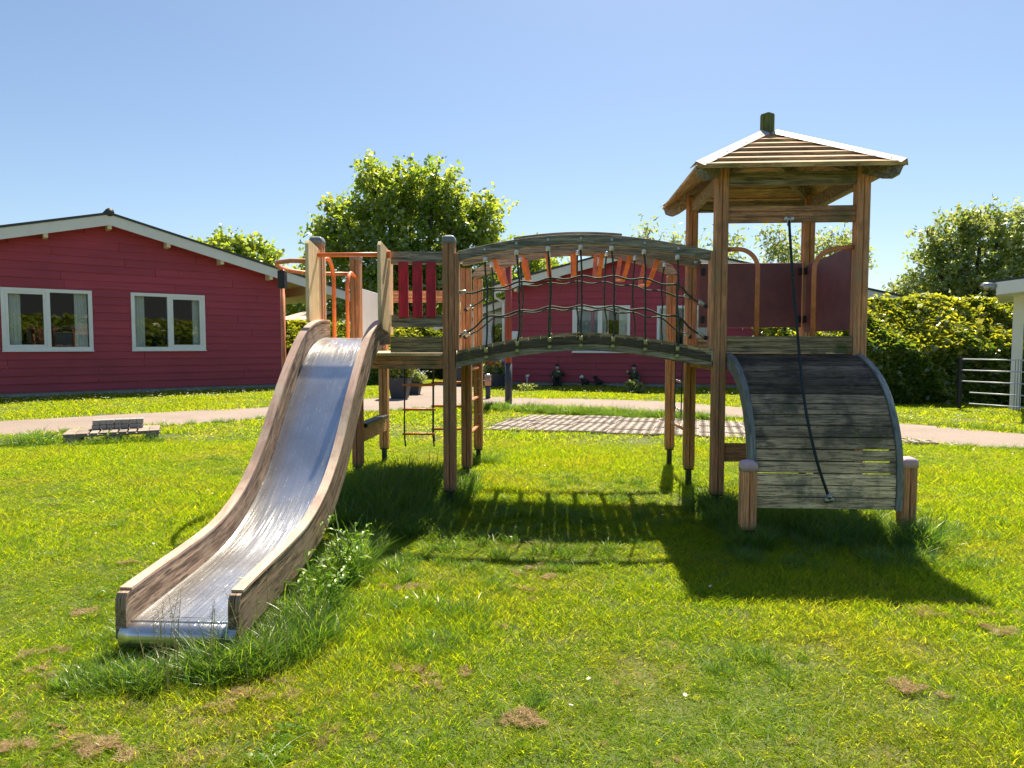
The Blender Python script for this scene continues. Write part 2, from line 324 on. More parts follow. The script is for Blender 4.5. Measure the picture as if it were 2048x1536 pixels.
# ---------------------------------------------------------------- houses
def window(name, parent, P, u, n, s0, s1, z0, z1, sash='L', inside=('curtain', 'curtain'), lab=None):
    """P origin on wall, u along wall, n outward; window between s0..s1"""
    W3 = lambda s, o, z: P+u*s+n*o+_Z*z
    b = MB(); b.tone = .5; fw = .085; mid = (s0+s1)/2
    for (a0, a1, c0, c1) in ((s0, s1, z0, z0+fw), (s0, s1, z1-fw, z1), (s0, s0+fw, z0+fw, z1-fw), (s1-fw, s1, z0+fw, z1-fw), (mid-fw/2, mid+fw/2, z0+fw, z1-fw)):
        b.obox(W3((a0+a1)/2, .012, (c0+c1)/2), u, n, _Z, a1-a0, .11, c1-c0)
    win = b.build(name, M['white'], parent, bevel=.006, origin=W3((s0+s1)/2, 0, z0))
    b = MB(); b.tone = .5; a0, a1 = (s0+fw, mid-fw/2) if sash == 'L' else (mid+fw/2, s1-fw); q = .055
    for (x0, x1, c0, c1) in ((a0, a1, z0+fw, z0+fw+q), (a0, a1, z1-fw-q, z1-fw), (a0, a0+q, z0+fw+q, z1-fw-q), (a1-q, a1, z0+fw+q, z1-fw-q)):
        b.obox(W3((x0+x1)/2, .02, (c0+c1)/2), u, n, _Z, x1-x0, .075, c1-c0)
    b.build('sash', M['white'], win, bevel=.005)
    b = MB(); b.add([W3(s0+fw*.5, -.005, z0+fw*.5), W3(s1-fw*.5, -.005, z0+fw*.5), W3(s1-fw*.5, -.005, z1-fw*.5), W3(s0+fw*.5, -.005, z1-fw*.5)], [(0, 1, 2, 3)])
    b.build('pane', M['glass'], win)
    b = MB(); b.obox(W3((s0+s1)/2, .035, z0-.015), u, n, _Z, s1-s0+.02, .12, .03); b.build('sill', M['white'], win, bevel=.004)
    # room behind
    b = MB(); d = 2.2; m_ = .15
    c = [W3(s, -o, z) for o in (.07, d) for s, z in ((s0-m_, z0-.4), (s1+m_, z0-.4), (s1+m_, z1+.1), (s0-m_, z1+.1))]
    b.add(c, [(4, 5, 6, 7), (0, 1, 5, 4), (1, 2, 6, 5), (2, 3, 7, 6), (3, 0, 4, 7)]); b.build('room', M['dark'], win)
    for kind, (c0, c1) in inside:
        b = MB(); k = 40; 
        vs = []
        for i in range(k+1):
            s_ = s0+(s1-s0)*(c0+(c1-c0)*i/k); o = -.14+.025*math.sin(i*1.35)*(1+.4*math.sin(i*.7)); vs += [W3(s_, o, z0+.03), W3(s_, o, z1-.03)]
        b.add(vs, [(2*i, 2*i+2, 2*i+3, 2*i+1) for i in range(k)]); b.build('curtain' if kind == 'curtain' else 'blind', M[kind], win, smooth=True)
    if lab: win['label'] = lab
    return win
def house(name, label, P0, u, s_lo, s_hi, apex, roof_lo, roof_hi, depth, wins, group):
    """apex=(s,z top) ; roof_lo/hi=(s,z) roof-edge ends; wall between s_lo..s_hi"""
    n = Vector((u.y, -u.x, 0)); root = empty(name, P0); tag(root, label, 'house', group)
    W3 = lambda s, o, z: P0+u*s+n*o+_Z*z
    def rz(s):
        if s < apex[0]: t = (s-roof_lo[0])/(apex[0]-roof_lo[0]); return roof_lo[1]+(apex[1]-roof_lo[1])*t
        t = (s-apex[0])/(roof_hi[0]-apex[0]); return apex[1]+(roof_hi[1]-apex[1])*t
    FH = .26
    b = MB(); z = .12; pitch = .195
    while z < apex[1]-.15:
        z1 = z+pitch
        # span under roof at this height
        zt = z1+.02
        segs = []; extra = []
        lo, hi = s_lo, s_hi; ss = np.linspace(s_lo, s_hi, 240); ok = [s for s in ss if rz(s)-.10 > zt]
        if ok: segs = [[min(ok), max(ok)]]
        for (w0, w1, wz0, wz1) in wins:
            ns = []
            for a, c in segs:
                if z < wz1-.03 and z1 > wz0+.03 and a < w1 and c > w0:
                    if a < w0+.04: ns.append([a, w0+.04])
                    if c > w1-.04: ns.append([w1-.04, c])
                    for q0, q1 in ((wz1-.02, z1), (z, wz0+.02)):
                        if q1-q0 > .01 and q1-q0 < pitch: extra.append((w0+.04, w1-.04, q0, q1))
                else: ns.append([a, c])
            segs = ns
        for a, c, q0, q1 in extra: b.obox(W3((a+c)/2, -.01, (q0+q1)/2), u, n, _Z, c-a, .05, q1-q0)
        nsg = []
        for a, c in segs:       # butt joints between boards
            j = a+random.uniform(.8, 4.2)
            while j < c-.5: nsg.append([a, j-.004]); a = j+.004; j = a+random.uniform(2.4, 4.2)
            nsg.append([a, c])
        segs = nsg
        for a, c in segs:
            # lapped board: thin at top, proud at bottom
            vs = [W3(s, o, zz) for s in (a, c) for o, zz in ((-.05, z), (.030, z), (.030, z+.02), (.006, z1), (-.05, z1))]
            b.tone = random.random()
            b.add(vs, [(0, 1, 2, 3, 4), (9, 8, 7, 6, 5), (0, 5, 6, 1), (1, 6, 7, 2), (2, 7, 8, 3), (3, 8, 9, 4), (4, 9, 5, 0)])
        z = z1
    zw = max(w[3] for w in wins)+.05; pts = [(s_, rz(s_)-.11) for s_ in np.linspace(s_lo, s_hi, 41) if rz(s_)-.11 > zw]
    b.add([W3(pts[0][0], -.02, zw)]+[W3(s_, -.02, z_) for s_, z_ in pts]+[W3(pts[-1][0], -.02, zw)], [tuple(range(len(pts)+2))[::-1]])
    b.build('wall', M['siding'], root)
    b = MB(); b.obox(W3((s_lo+s_hi)/2, -.03, .04), u, n, _Z, s_hi-s_lo-.02, .05, .16); b.build('plinth', M['concrete'], root)
    # side walls + back, plain lapped
    for s, sg in ((s_hi, 1), (s_lo, -1)):
        b = MB()
        for k in range(int((rz(s_hi)-.15-.12)/pitch)+1):
            z = .12+k*pitch; z1 = min(z+pitch, rz(s_hi)-.12)
            c = [P0+u*(s+sg*q)+n*o+_Z*zz for o in (-.05, -depth) for q, zz in ((-.05, z), (.0, z), (-.024, z1), (-.05, z1))]
            if z1 > z: b.add(c, [(0, 1, 2, 3), (7, 6, 5, 4), (0, 4, 5, 1), (1, 5, 6, 2), (2, 6, 7, 3), (3, 7, 4, 0)])
        b.build('side_wall', M['siding'], root)
    # roof slabs, fascia
    ov = .42
    for (a, c) in ((roof_lo, apex), (apex, roof_hi)):
        rb = MB(); d = (Vector((c[0], 0, c[1]))-Vector((a[0], 0, a[1]))); 
        c8 = [W3(s, o, z+dz) for s, z in (a, c) for o in (ov+.03, -depth-ov) for dz in (0.0, .055)]
        rb.add(c8, [(0, 1, 3, 2), (6, 7, 5, 4), (0, 4, 5, 1), (2, 3, 7, 6), (1, 5, 7, 3), (0, 2, 6, 4)])
        rf = rb.build('roof', M['tile'], root)
        fb = MB(); fb.tone = .5
        c8 = [W3(s, o, z+dz) for s, z in (a, c) for o in (ov, ov-.03) for dz in (-FH, -.003)]
        fb.add(c8, [(0, 1, 3, 2), (6, 7, 5, 4), (0, 4, 5, 1), (2, 3, 7, 6), (1, 5, 7, 3), (0, 2, 6, 4)])
        fb.build('fascia', M['greyfascia'], rf)
        sb = MB(); sb.tone = .5
        c8 = [W3(s, o, z+dz) for s, z in (a, c) for o in (ov-.032, -depth) for dz in (-.10, -.075)]
        sb.add(c8, [(0, 1, 3, 2), (6, 7, 5, 4), (0, 4, 5, 1), (2, 3, 7, 6), (1, 5, 7, 3), (0, 2, 6, 4)])
        sb.build('soffit', M['cream'], rf)
    rc = MB(); rc.tube([W3(apex[0], ov+.05, apex[1]+.05), W3(apex[0], -depth-ov, apex[1]+.05)], .10, 10); rc.build('ridge_tile', M['tile'], root, smooth=True)
    for s in np.arange(apex[0]-5*1.32, apex[0]+6*1.32, 1.32):   # purlin ends under the verge
        if s < roof_lo[0]+.3 or s > roof_hi[0]-.2 or s < s_lo-.1: continue
        zt = rz(s)-.10; pb = MB(); deep = .0 if s < s_hi else -depth*.6
        pb.box((0, 0, 0), (0, 0, 0)) if False else pb.obox(W3(s, (ov-.05+deep)/2+.02, zt-.12), u, n, _Z, .09, ov-.05-deep, .26); pb.build('purlin', M['cream'], root)
    return root, W3, rz, n
# left house
LP0 = atZ(0, 797); LP1 = atZ(565, 775); LU = (LP1-LP0).normalized(); sL = (LP1-LP0).length
nL = Vector((LU.y, -LU.x, 0)); FO = LP0+nL*.42
def s_of(P, P0, u): return (P-P0).dot(u)
ap = onwall(219, 427, FO, LU); hi = onwall(702, 586, FO, LU)
sA, zA = s_of(ap, LP0, LU), ap.z-.02; sH, zH = s_of(hi, LP0, LU), hi.z
lo_ = (2*sA-sH, zH)
def wrect(P0, u, x0, y0, x1, y1, xa, ya, xb, yb):
    a = onwall(x0, y0, P0, u); b_ = onwall(x1, y1, P0, u); c = onwall(xa, ya, P0, u); d = onwall(xb, yb, P0, u)
    return (s_of(a, P0, u), s_of(b_, P0, u), (a.z+b_.z)/2, (c.z+d.z)/2)
w1 = wrect(LP0, LU, 5, 701, 187, 701, 3, 574, 184, 582)
w2 = wrect(LP0, LU, 264, 700, 411, 700, 260, 585, 408, 591)
hl, W3L, rzL, nLx = house('bungalow', 'maroon clapboard bungalow with two white windows, nearest beside the left path', LP0, LU, 2*sA-sL, sL, (sA, zA), lo_, (sH, zH), 8.5, [w1, w2], 'maroon timber bungalows')
window('window', hl, LP0, LU, nL, *w1, sash='L', inside=[('curtain', (.05, .21)), ('curtain', (.80, .95))], lab='wide window with pale curtains drawn to both sides')
window('window', hl, LP0, LU, nL, *w2, sash='R', inside=[('curtain', (.05, .19)), ('curtain', (.84, .95))], lab='window closest to the house corner')
# middle house
MP0 = atZ(1012, 770); MP1 = atZ(1480, 777); MU = (MP1-MP0).normalized(); nM = Vector((MU.y, -MU.x, 0)); FM = MP0+nM*.42
ap = onwall(1297, 486, FM, MU); hi = onwall(1833, 600, FM, MU); lo = onwall(985, 572, FM, MU)
sR = s_of(onwall(1579, 690, MP0, MU), MP0, MU)
w3 = wrect(MP0, MU, 1145, 704, 1260, 704, 1145, 611, 1260, 612); w4 = wrect(MP0, MU, 1313, 706, 1428, 707, 1313, 611, 1428, 611)
hm, W3M, rzM, _n = house('bungalow', 'maroon clapboard bungalow seen through the arched bridge, small statues along its foot', MP0, MU, 0, sR, (s_of(ap, MP0, MU), ap.z), (s_of(lo, MP0, MU), lo.z), (s_of(hi, MP0, MU), hi.z), 8, [w3, w4], 'maroon timber bungalows')
window('window', hm, MP0, MU, nM, *w3, sash='L', inside=[('blind', (.06, .44)), ('curtain', (.52, .62)), ('curtain', (.8, .95))], lab='window with a blue blind')
window('window', hm, MP0, MU, nM, *w4, sash='R', inside=[('curtain', (.05, .2)), ('curtain', (.55, .95))], lab='window with pale curtains')
b = MB(); q = onwall(1007, 600, MP0+nM*.08, MU); e = lo+_Z*0
b.tube([(lo.x+.05, lo.y, lo.z-.2), (lo.x+.08, lo.y+.1, lo.z-.35), (q.x, q.y, q.z-.05), (q.x, q.y, q.z-.2), (q.x, q.y, .05)], .045, 8); b.build('downpipe', M['white'], hm, smooth=True)
# white lean-to left of the middle house
K0 = MP0-MU*.06+nM*-.9; kl = onwall(905, 700, K0, MU); kS = (kl-K0).length
sh = empty('white_extension', K0); tag(sh, 'white boarded extension with a glazed door, joined to the left side of the far bungalow', 'extension')
b = MB(); z = .1
top = lambda s: onwall(1009, 606, K0, MU).z-(.33*s)
zT = top(0)
while z < zT:
    z1 = z+.16; smax = kS if z1 < top(kS) else max(0, min(kS, (zT-z1)/.33))
    sd0, sd1 = .12, .62
    rng = [(0, smax)] if z > 2.15 else [(0, sd0), (sd1, smax)]
    for a, c in rng:
        if c-a < .03: continue
        vs = [K0-MU*s+nM*o+_Z*zz for s in (c, a) for o, zz in ((-.05, z), (.026, z), (.026, z+.02), (.004, z1), (-.05, z1))]
        b.add(vs, [(0, 1, 2, 3, 4), (9, 8, 7, 6, 5), (0, 5, 6, 1), (1, 6, 7, 2), (2, 7, 8, 3), (3, 8, 9, 4), (4, 9, 5, 0)])
    z = z1
b.build('wall', M['whitesiding'], sh)
b = MB(); b.obox(K0-MU*.37+nM*-.02+_Z*.55, MU, nM, _Z, .46, .05, 1.0); dr = b.build('door', M['white'], sh)
b = MB(); b.obox(K0-MU*.37+nM*-.02+_Z*1.6, MU, nM, _Z, .40, .02, 1.05); b.build('pane', M['glass'], dr)
b = MB(); b.obox(K0-MU*.37+nM*-.5+_Z*1.6, MU, nM, _Z, .9, .02, 1.3); b.build('room', M['dark'], sh)
b = MB(); A_ = K0+nM*.25; b.bar(A_+_Z*(zT+.05), A_-MU*(kS+.3)+_Z*(zT+.05-.33*(kS+.3)), .04, .2); b.build('fascia', M['white'], sh)
b = MB(); b.bar(A_+nM*-1.5+_Z*(zT+.19), A_+nM*-1.5-MU*(kS+.3)+_Z*(zT+.19-.33*(kS+.3)), 3.2, .05); b.build('roof', M['tile'], sh)
# far tiled roof seen under the left carport and far roof behind the tower
def far_house(name, label, A, B, zt, ze, wallz, mat):
    r = empty(name, A); tag(r, label, 'house'); u = (B-A).normalized(); nn = Vector((u.y, -u.x, 0))
    b = MB(); c = [A+nn*.4+_Z*ze, B+nn*.4+_Z*ze, B-nn*3+_Z*zt, A-nn*3+_Z*zt]; c += [q-_Z*.08 for q in c]
    b.add(c, [(0, 1, 2, 3), (7, 6, 5, 4), (0, 4, 5, 1), (1, 5, 6, 2), (2, 6, 7, 3), (3, 7, 4, 0)]); b.build('roof', mat, r)
    b = MB(); b.obox((A+B)/2-nn*1.5+_Z*(wallz/2), u, nn, _Z, (B-A).length-.6, 3, wallz); b.build('wall', M['planter'], r)
M['redtile'] = plain('red_roof_tile', (.50, .36, .30), .7, var=.25, scale=20)
far_house('distant_house', 'low house with a pale reddish roof glimpsed under the left carport', atY(556, 700, 27).xy.to_3d(), atY(617, 700, 27).xy.to_3d(), 2.75, 2.25, 2.2, M['redtile'])
far_house('distant_house', 'low house with a reddish roof edge beside the hedge, glimpsed below the maroon tower panels', atY(1585, 700, 22).xy.to_3d(), atY(1668, 700, 23).xy.to_3d(), 2.2, 1.75, 1.7, M['redtile'])
# porch at right edge
PR = empty('porch', atZ(2030, 820)); tag(PR, 'white timber porch corner with sloping dark-topped roof at the right edge', 'porch')
pc = atZ(2029, 822); b = MB(); b.obox(pc+_Z*1.15, (.84, -.54, 0), (.54, .84, 0), _Z, .17, .17, 2.3); b.build('column', M['white'], PR, bevel=.01)
pu = Vector((.86, -.51, 0)); c0 = atY(1992, 575, 12.6)
zt = c0.z
b = MB(); b.bar(c0+_Z*-.02, c0+pu*3+_Z*.30, .05, .22); b.build('fascia', M['white'], PR)
b = MB(); c = [c0+_Z*.12-pu*.12, c0+pu*3+_Z*.47, c0+pu*3+Vector((1.7, 2.6, .47)), c0+Vector((1.7, 2.6, .12))-pu*.12]; c += [q-_Z*.06 for q in c]
b.add(c, [(0, 1, 2, 3), (7, 6, 5, 4), (0, 4, 5, 1), (1, 5, 6, 2), (2, 6, 7, 3), (3, 7, 4, 0)]); b.build('roof', M['tile'], PR)
b = MB(); c = [c0+_Z*-.1, c0+pu*3+_Z*.22, c0+pu*3+Vector((1.7, 2.6, .22)), c0+Vector((1.7, 2.6, -.1))]; c += [q-_Z*.03 for q in c]
b.add(c, [(0, 1, 2, 3), (7, 6, 5, 4), (0, 4, 5, 1), (1, 5, 6, 2), (2, 6, 7, 3), (3, 7, 4, 0)]); b.build('soffit', M['white'], PR)
b = MB(); b.tube([c0+Vector((-.22, 0, .02)), c0+Vector((-.02, 0.02, 0.02))], .07, 10); b.build('lamp', M['steel'], PR, smooth=True)
# wire fence
fz = empty('wire_fence', atZ(1917, 815)); tag(fz, 'black metal fence panel with five horizontal wires coloured sunlit-pale in front of the beech hedge', 'fence')
fa = atZ(1917, 820); fb = atZ(2027, 829); fu = (fb-fa); 
b = MB(); b.box((fa.x-.03, fa.y-.03, 0), (fa.x+.03, fa.y+.03, 1.02)); b.build('post', M['darkmetal'], fz)
for k, yy in enumerate((.98, .77, .56, .35, .14)):
    b = MB(); st = .0 if k < 3 else .2
    b.tube([fa+fu*st+_Z*yy, fa+fu*1.25+_Z*yy], .012, 6); b.build('rail', M['whitepanel_sunrail'], fz, smooth=True)  # pale colour paints sunlight onto the tops of the rails
for k in range(9):
    b = MB(); q = fa+fu*(1.0+k*.045); b.tube([q+_Z*.05, q+_Z*1.0], .004, 4); b.build('wire', M['darkmetal'], fz)

# ---------------------------------------------------------------- foliage builders
def leaves_mesh(name, pos, size, mat, parent=None, aspect=1.6, tone=None, origin=(0, 0, 0), flat=0., lay=0.):
    """one small folded diamond per leaf"""
    n = len(pos); pos = np.asarray(pos)-np.array(origin)
    a = RNG.normal(size=(n, 3)); a[:, 2] *= (1-flat); a /= np.linalg.norm(a, axis=1)[:, None]
    b = RNG.normal(size=(n, 3)); b[:, 2] *= (1-lay); b -= (b*a).sum(1)[:, None]*a; b /= np.linalg.norm(b, axis=1)[:, None]
    c = np.cross(a, b); s = (np.asarray(size)*(RNG.uniform(.6, 1.3, n)))[:, None]
    v = np.empty((n, 4, 3)); v[:, 0] = pos-a*s*aspect*.5; v[:, 1] = pos+b*s*.5+c*s*.12; v[:, 2] = pos+a*s*aspect*.5; v[:, 3] = pos-b*s*.5+c*s*.12
    me = bpy.data.meshes.new(name); me.vertices.add(n*4); me.vertices.foreach_set('co', v.reshape(-1))
    me.loops.add(n*4); me.loops.foreach_set('vertex_index', np.arange(n*4)); me.polygons.add(n)
    me.polygons.foreach_set('loop_start', np.arange(n)*4); me.polygons.foreach_set('loop_total', np.full(n, 4)); me.update()
    t = RNG.uniform(0, 1, n) if tone is None else np.clip(tone, 0, 1)
    at = me.attributes.new('tone', 'FLOAT', 'POINT'); at.data.foreach_set('value', np.repeat(t, 4).astype(np.float32))
    me.materials.append(mat); o = bpy.data.objects.new(name, me); COL.objects.link(o); o.location = origin
    if parent is not None: par(o, parent)
    return o
def tree(name, label, base, blobs, nleaf, size, mat, trunk_r=.3, clump=.45, group=None, shell=.55, cat='tree', per=26, aspect=1.6):
    root = empty(name, base); tag(root, label, cat, group); base = Vector(base)
    tb = MB(); fork = min(b_[0].z-b_[1] for b_ in blobs); fork = max(.6, fork+.4); f = base+_Z*fork
    tb.tube([base, base+_Z*fork*.5+Vector((.05, 0, 0)), f], [trunk_r, trunk_r*.8, trunk_r*.65], 9)
    vols = np.array([b_[1]**2.4 for b_ in blobs]); pr = vols/vols.sum(); P = []
    ncl = int(nleaf/per); ks = RNG.choice(len(blobs), ncl, p=pr); cl = []
    for k in ks:
        c, r = blobs[k][0], blobs[k][1]; d = RNG.normal(size=3); d /= np.linalg.norm(d); rr = r*(RNG.uniform(shell, 1)**.55)*RNG.uniform(.85, 1.12)
        sc = blobs[k][2] if len(blobs[k]) > 2 else (1, 1, 1)
        cl.append(np.array(c)+d*rr*np.array(sc))
    cl = np.array(cl)
    cen = np.array([np.array(blobs[k][0]) for k in ks]); out = cl-cen; out /= np.linalg.norm(out, axis=1)[:, None]+1e-6; tw = out+RNG.normal(0, .55, (ncl, 3))+np.array([0, 0, .25]); tw /= np.linalg.norm(tw, axis=1)[:, None]
    off = tw[:, None]*(RNG.uniform(-.6, .6, (ncl, per, 1))*clump*1.25*RNG.uniform(.5, 1.3, (ncl, 1, 1)))+RNG.normal(size=(ncl, per, 3))*clump*.17; P = (cl[:, None]+off).reshape(-1, 3)
    tn = (RNG.uniform(0, .6, (ncl, 1))+RNG.uniform(0, .4, (ncl, per))).reshape(-1)
    for b_ in blobs:
        c = b_[0]; tb.tube([f, f.lerp(c, .5)+Vector((random.uniform(-.3, .3), 0, random.uniform(-.1, .3))), c], [trunk_r*.45, trunk_r*.28, trunk_r*.12], 6)
        for k in range(5):
            d = Vector(RNG.normal(size=3)).normalized(); tb.tube([c.lerp(f, .3), c, c+d*b_[1]*.75], [trunk_r*.14, trunk_r*.1, .012], 5)
    tb.build('trunk', M['bark'], root, smooth=True, origin=base)
    leaves_mesh('crown', P, size, mat, root, tone=tn, origin=base, flat=.2, aspect=aspect)
    return root
def blob(x, y, rpx, Y, sc=(1, 1, 1), dy=0): p = atY(x, y, Y+dy); return (p, rpx/FPX*Y*.98, sc)
D = 34
big = [blob(770, 400, 62, D), blob(870, 395, 60, D), blob(720, 430, 60, D, dy=1), blob(920, 430, 55, D), blob(820, 460, 95, D), blob(690, 500, 60, D), blob(745, 355, 36, D), blob(805, 375, 50, D), blob(680, 425, 30, D), blob(650, 455, 28, D),
       blob(870, 360, 38, D, dy=-1), blob(945, 480, 60, D), blob(985, 490, 28, D), blob(960, 410, 30, D), blob(800, 560, 90, D), blob(900, 570, 80, D), blob(710, 590, 70, D), blob(635, 545, 50, D), blob(655, 480, 40, D), blob(970, 440, 45, D), blob(990, 560, 62, D), blob(660, 610, 55, D)]
tree('oak_tree', 'big round broad-leaved tree behind the slide tower, tallest in the scene', (atY(830, 690, D).x, D, 0), big, 38000, .155, M['leaf'], .4, .8, shell=.25, per=34)
D = 42
tree('far_tree', 'green tree crown showing above the left bungalow roof', (atY(480, 690, D).x, D, 0), [blob(450, 520, 48, D), blob(505, 530, 50, D), blob(430, 530, 50, D), blob(545, 570, 40, D), blob(470, 580, 55, D), blob(580, 600, 50, D)], 15000, .2, M['leaf'], .3, .8)
D = 30
rt = [blob(1900, 480, 55, D), blob(1960, 470, 50, D), blob(2020, 480, 58, D), blob(1870, 540, 60, D), blob(1940, 550, 75, D), blob(2030, 560, 75, D), blob(1830, 590, 48, D), blob(1790, 600, 30, D), blob(2100, 500, 80, D), blob(1855, 465, 20, D), blob(1925, 445, 28, D), blob(2000, 440, 24, D), blob(2120, 600, 80, D), blob(1900, 610, 60, D)]
tree('willow_tree', 'wide loose-crowned tree rising above the beech hedge on the right', (atY(1960, 690, D).x, D, 0), rt, 26000, .10, M['leafdark'], .3, .6, shell=.2, per=30, aspect=2.2)
D = 26
for i, (lab, bl) in enumerate([
    ('sparse young tree behind the tower, seen between its left posts', [blob(1360, 500, 26, D), blob(1385, 480, 14, D), blob(1450, 490, 24, D), blob(1465, 520, 20, D), blob(1420, 540, 40, D), blob(1350, 480, 12, D), blob(1470, 478, 9, D)]),
    ('sparse young tree behind the tower, seen left of the hanging rope', [blob(1550, 480, 20, D), blob(1570, 500, 28, D), blob(1540, 510, 16, D), blob(1530, 465, 9, D), blob(1580, 540, 40, D), blob(1560, 462, 9, D)]),
    ('sparse young tree behind the tower, reaching past its right-hand post', [blob(1660, 490, 24, D), blob(1690, 480, 22, D), blob(1720, 500, 20, D), blob(1670, 540, 40, D), blob(1735, 530, 15, D), blob(1640, 500, 18, D), blob(1665, 462, 8, D)]),
    ('thin leafy sapling top above the right half of the arched bridge', [blob(1292, 466, 12, D), blob(1292, 500, 16, D), blob(1290, 550, 18, D)]),
    ('leafy sapling seen through the arch above the far bungalow eaves', [blob(1070, 545, 34, D+9), blob(1045, 490, 16, D+9), blob(1060, 520, 26, D+9), blob(1110, 540, 26, D+9)])]):
    cx = sum(q[0].x for q in bl)/len(bl)
    tree('young_tree', lab, (cx, bl[0][0].y, 0), bl, 500 if i == 3 else 1500, .075 if i < 4 else .12, M['leafdark'] if i < 4 else M['leaf'], .05, .75, group='young trees behind the play tower', shell=.05, per=12, aspect=2.8)
def hedge(name, label, A, B, w, h, n, size, mat, sprig=.18, cat='hedge', ends=True):
    A = Vector(A); B = Vector(B); u = (B-A).normalized(); nn = Vector((u.y, -u.x, 0)); L = (B-A).length; root = empty(name, A); tag(root, label, cat)
    c = MB(); c.obox((A+B)/2+_Z*(h-1.0)/2, u, nn, _Z, L-.3, w-.55, max(.3, h-1.0)); c.build('branches', M['core'], root, origin=A)
    nt = int(n*.35); tn = []
    s = RNG.uniform(0, L, n-nt); z = h*RNG.uniform(.01, 1, n-nt); side = RNG.choice([-1, 1], n-nt, p=[.15, .85])
    cf = min(1.2, .62*w); half = np.where(side > 0, w/2-np.clip(z-(h-cf/1.05), 0, None)*1.05, w/2); o = side*(half+.07*np.sin(s*3.7+z*4)+.05*np.sin(s*9+z*7)-np.abs(RNG.normal(0, .10, n-nt)))  # upper front leans back, shaped so the sun lights it
    P1 = np.array([A.x, A.y, 0])+s[:, None]*np.array(u)+o[:, None]*np.array(nn); P1[:, 2] = z
    s2 = RNG.uniform(0, L, nt); o2 = RNG.uniform(-w/2, w/2, nt); z2 = h-np.clip(o2-(w/2-cf), 0, None)/1.05+.07*np.sin(s2*2.1)+.05*np.sin(s2*5.3+1)-np.abs(RNG.normal(0, .14, nt))
    P2 = np.array([A.x, A.y, 0])+s2[:, None]*np.array(u)+o2[:, None]*np.array(nn); P2[:, 2] = z2
    # sprigs of new growth
    ns = int(L*14); sp = []
    for _ in range(ns):
        s_, o_ = random.uniform(0, L), random.uniform(-w/2, w/2)*.8; hh = random.uniform(.05, sprig*1.4); lean = Vector((random.uniform(-.5, .5), random.uniform(-.5, .5), 1))
        q = A+u*s_+nn*o_+_Z*(h-.1-max(0, o_-(w/2-cf))/1.05)
        for k in range(9): sp.append(q+lean*hh*k/8+Vector(RNG.normal(size=3))*.02)
    P3 = np.array([tuple(q) for q in sp])
    allp = np.vstack([P1, P2, P3]); tn = np.concatenate([RNG.uniform(0, .5, len(P1))+.5*np.clip((P1[:, 2]-h*.45)/h, 0, 1), RNG.uniform(.4, 1, len(P2)), RNG.uniform(.6, 1, len(P3))])  # leaf tone rises with height, painting the sunlit top into the colour
    leaves_mesh('foliage', allp, size, mat, root, tone=tn, origin=A, aspect=1.7, flat=.45, lay=.3); return root
hedge('beech_hedge', 'tall clipped beech hedge with top leaves coloured as sunlit yellow-green, right of the tower', (4.7, 15.85, 0), (12.2, 15.45, 0), 1.9, 2.28, 86000, .10, M['hedge'], sprig=.24)
hedge('garden_hedge', 'clipped green hedge behind the slide tower, beyond the driveway', (atY(556, 700, 23).x, 23.6, 0), (atY(905, 700, 25).x, 25.6, 0), 1.6, 2.02, 60000, .11, M['hedge'])
hedge('boundary_hedge', 'dark hedge glimpsed beside the planters, left of the driveway', (atY(575, 700, 20).x, 20.6, 0), (atY(760, 700, 20).x, 21.2, 0), .9, 1.15, 26000, .10, M['leaf'], sprig=.05)

# ================================================================ CLIMBING FRAME
FR = empty('jungle_gym', (0.2, 5.6, 0)); tag(FR, 'weathered wooden climbing frame with a metal slide, arched rope bridge and roofed tower', 'climbing frame')
XA, XB, XC, XD = -1.78, -.78, 1.21, 2.2; Y1, Y2, Y3 = 5.1, 6.1, 7.05
def groove_ring(w, gw=.006, gd=.011, ch=.010):
    h = w/2; q = [(-h+ch, -h), (-gw, -h), (0, -h+gd), (gw, -h), (h-ch, -h)]; out = []
    for k in range(4):
        for x, y in q:
            for _ in range(k): x, y = -y, x
            out.append((x, y))
    return out
def post(x, y, z0, z1, cap=None, w=.092, lean=0, lab=None):
    b = MB(); r = groove_ring(w); 
    sec = [(z0, .82), (z0+.02, 1), (z1-.012, 1), (z1, .93)]
    b.sweep([[(x+px*k+lean*(z-z0), y+py*k, z) for px, py in r] for z, k in sec])
    o = b.build('post', M['post'], FR, origin=(x, y, z0))
    f = MB(); f.box((x-.022, y-.03, 0.0), (x+.022, y+.03, z0+.004)); f.box((x-.04, y-.04, z0-.012), (x+.04, y+.04, z0-.002)); f.build('foot', M['foot'], o)
    if cap:
        c = MB(); h = w/2+.004; tx = x+lean*(z1-z0)
        lv = [(h, z1-.03), (h, z1), (h*.93, z1+.015), (h*.75, z1+.027), (h*.4, z1+.034)]
        ring = [(math.copysign(abs(math.cos(t))**.22, math.cos(t)), math.copysign(abs(math.sin(t))**.22, math.sin(t))) for t in [2*math.pi*(k+.5)/20 for k in range(20)]]
        c.sweep([[(tx+a*h_, y+b_*h_, z) for a, b_ in ring] for h_, z in lv]); c.build('cap', M[cap], o, smooth=True)
    if lab: o['label'] = lab
    return o
post(XA, Y1, .15, 2.03, 'cap'); post(XB, Y1, .15, 2.03, 'cap'); post(XA, Y2, .15, 2.04, 'cap'); post(XB, Y2, .15, 1.93)
post(XA+.005, Y3, .17, 1.75); post(XB, Y3, .17, 1.93); post(XC-.02, Y3, .19, 1.95)
post(XC, Y1, .15, 2.53); post(XD, Y1, .15, 2.53); post(XC-.01, Y2, .16, 2.53); post(XD-.01, Y2, .16, 2.53)
post(1.205, 4.27, .11, .505, 'pinkcap'); post(2.27, 4.49, .09, .50, 'pinkcap')

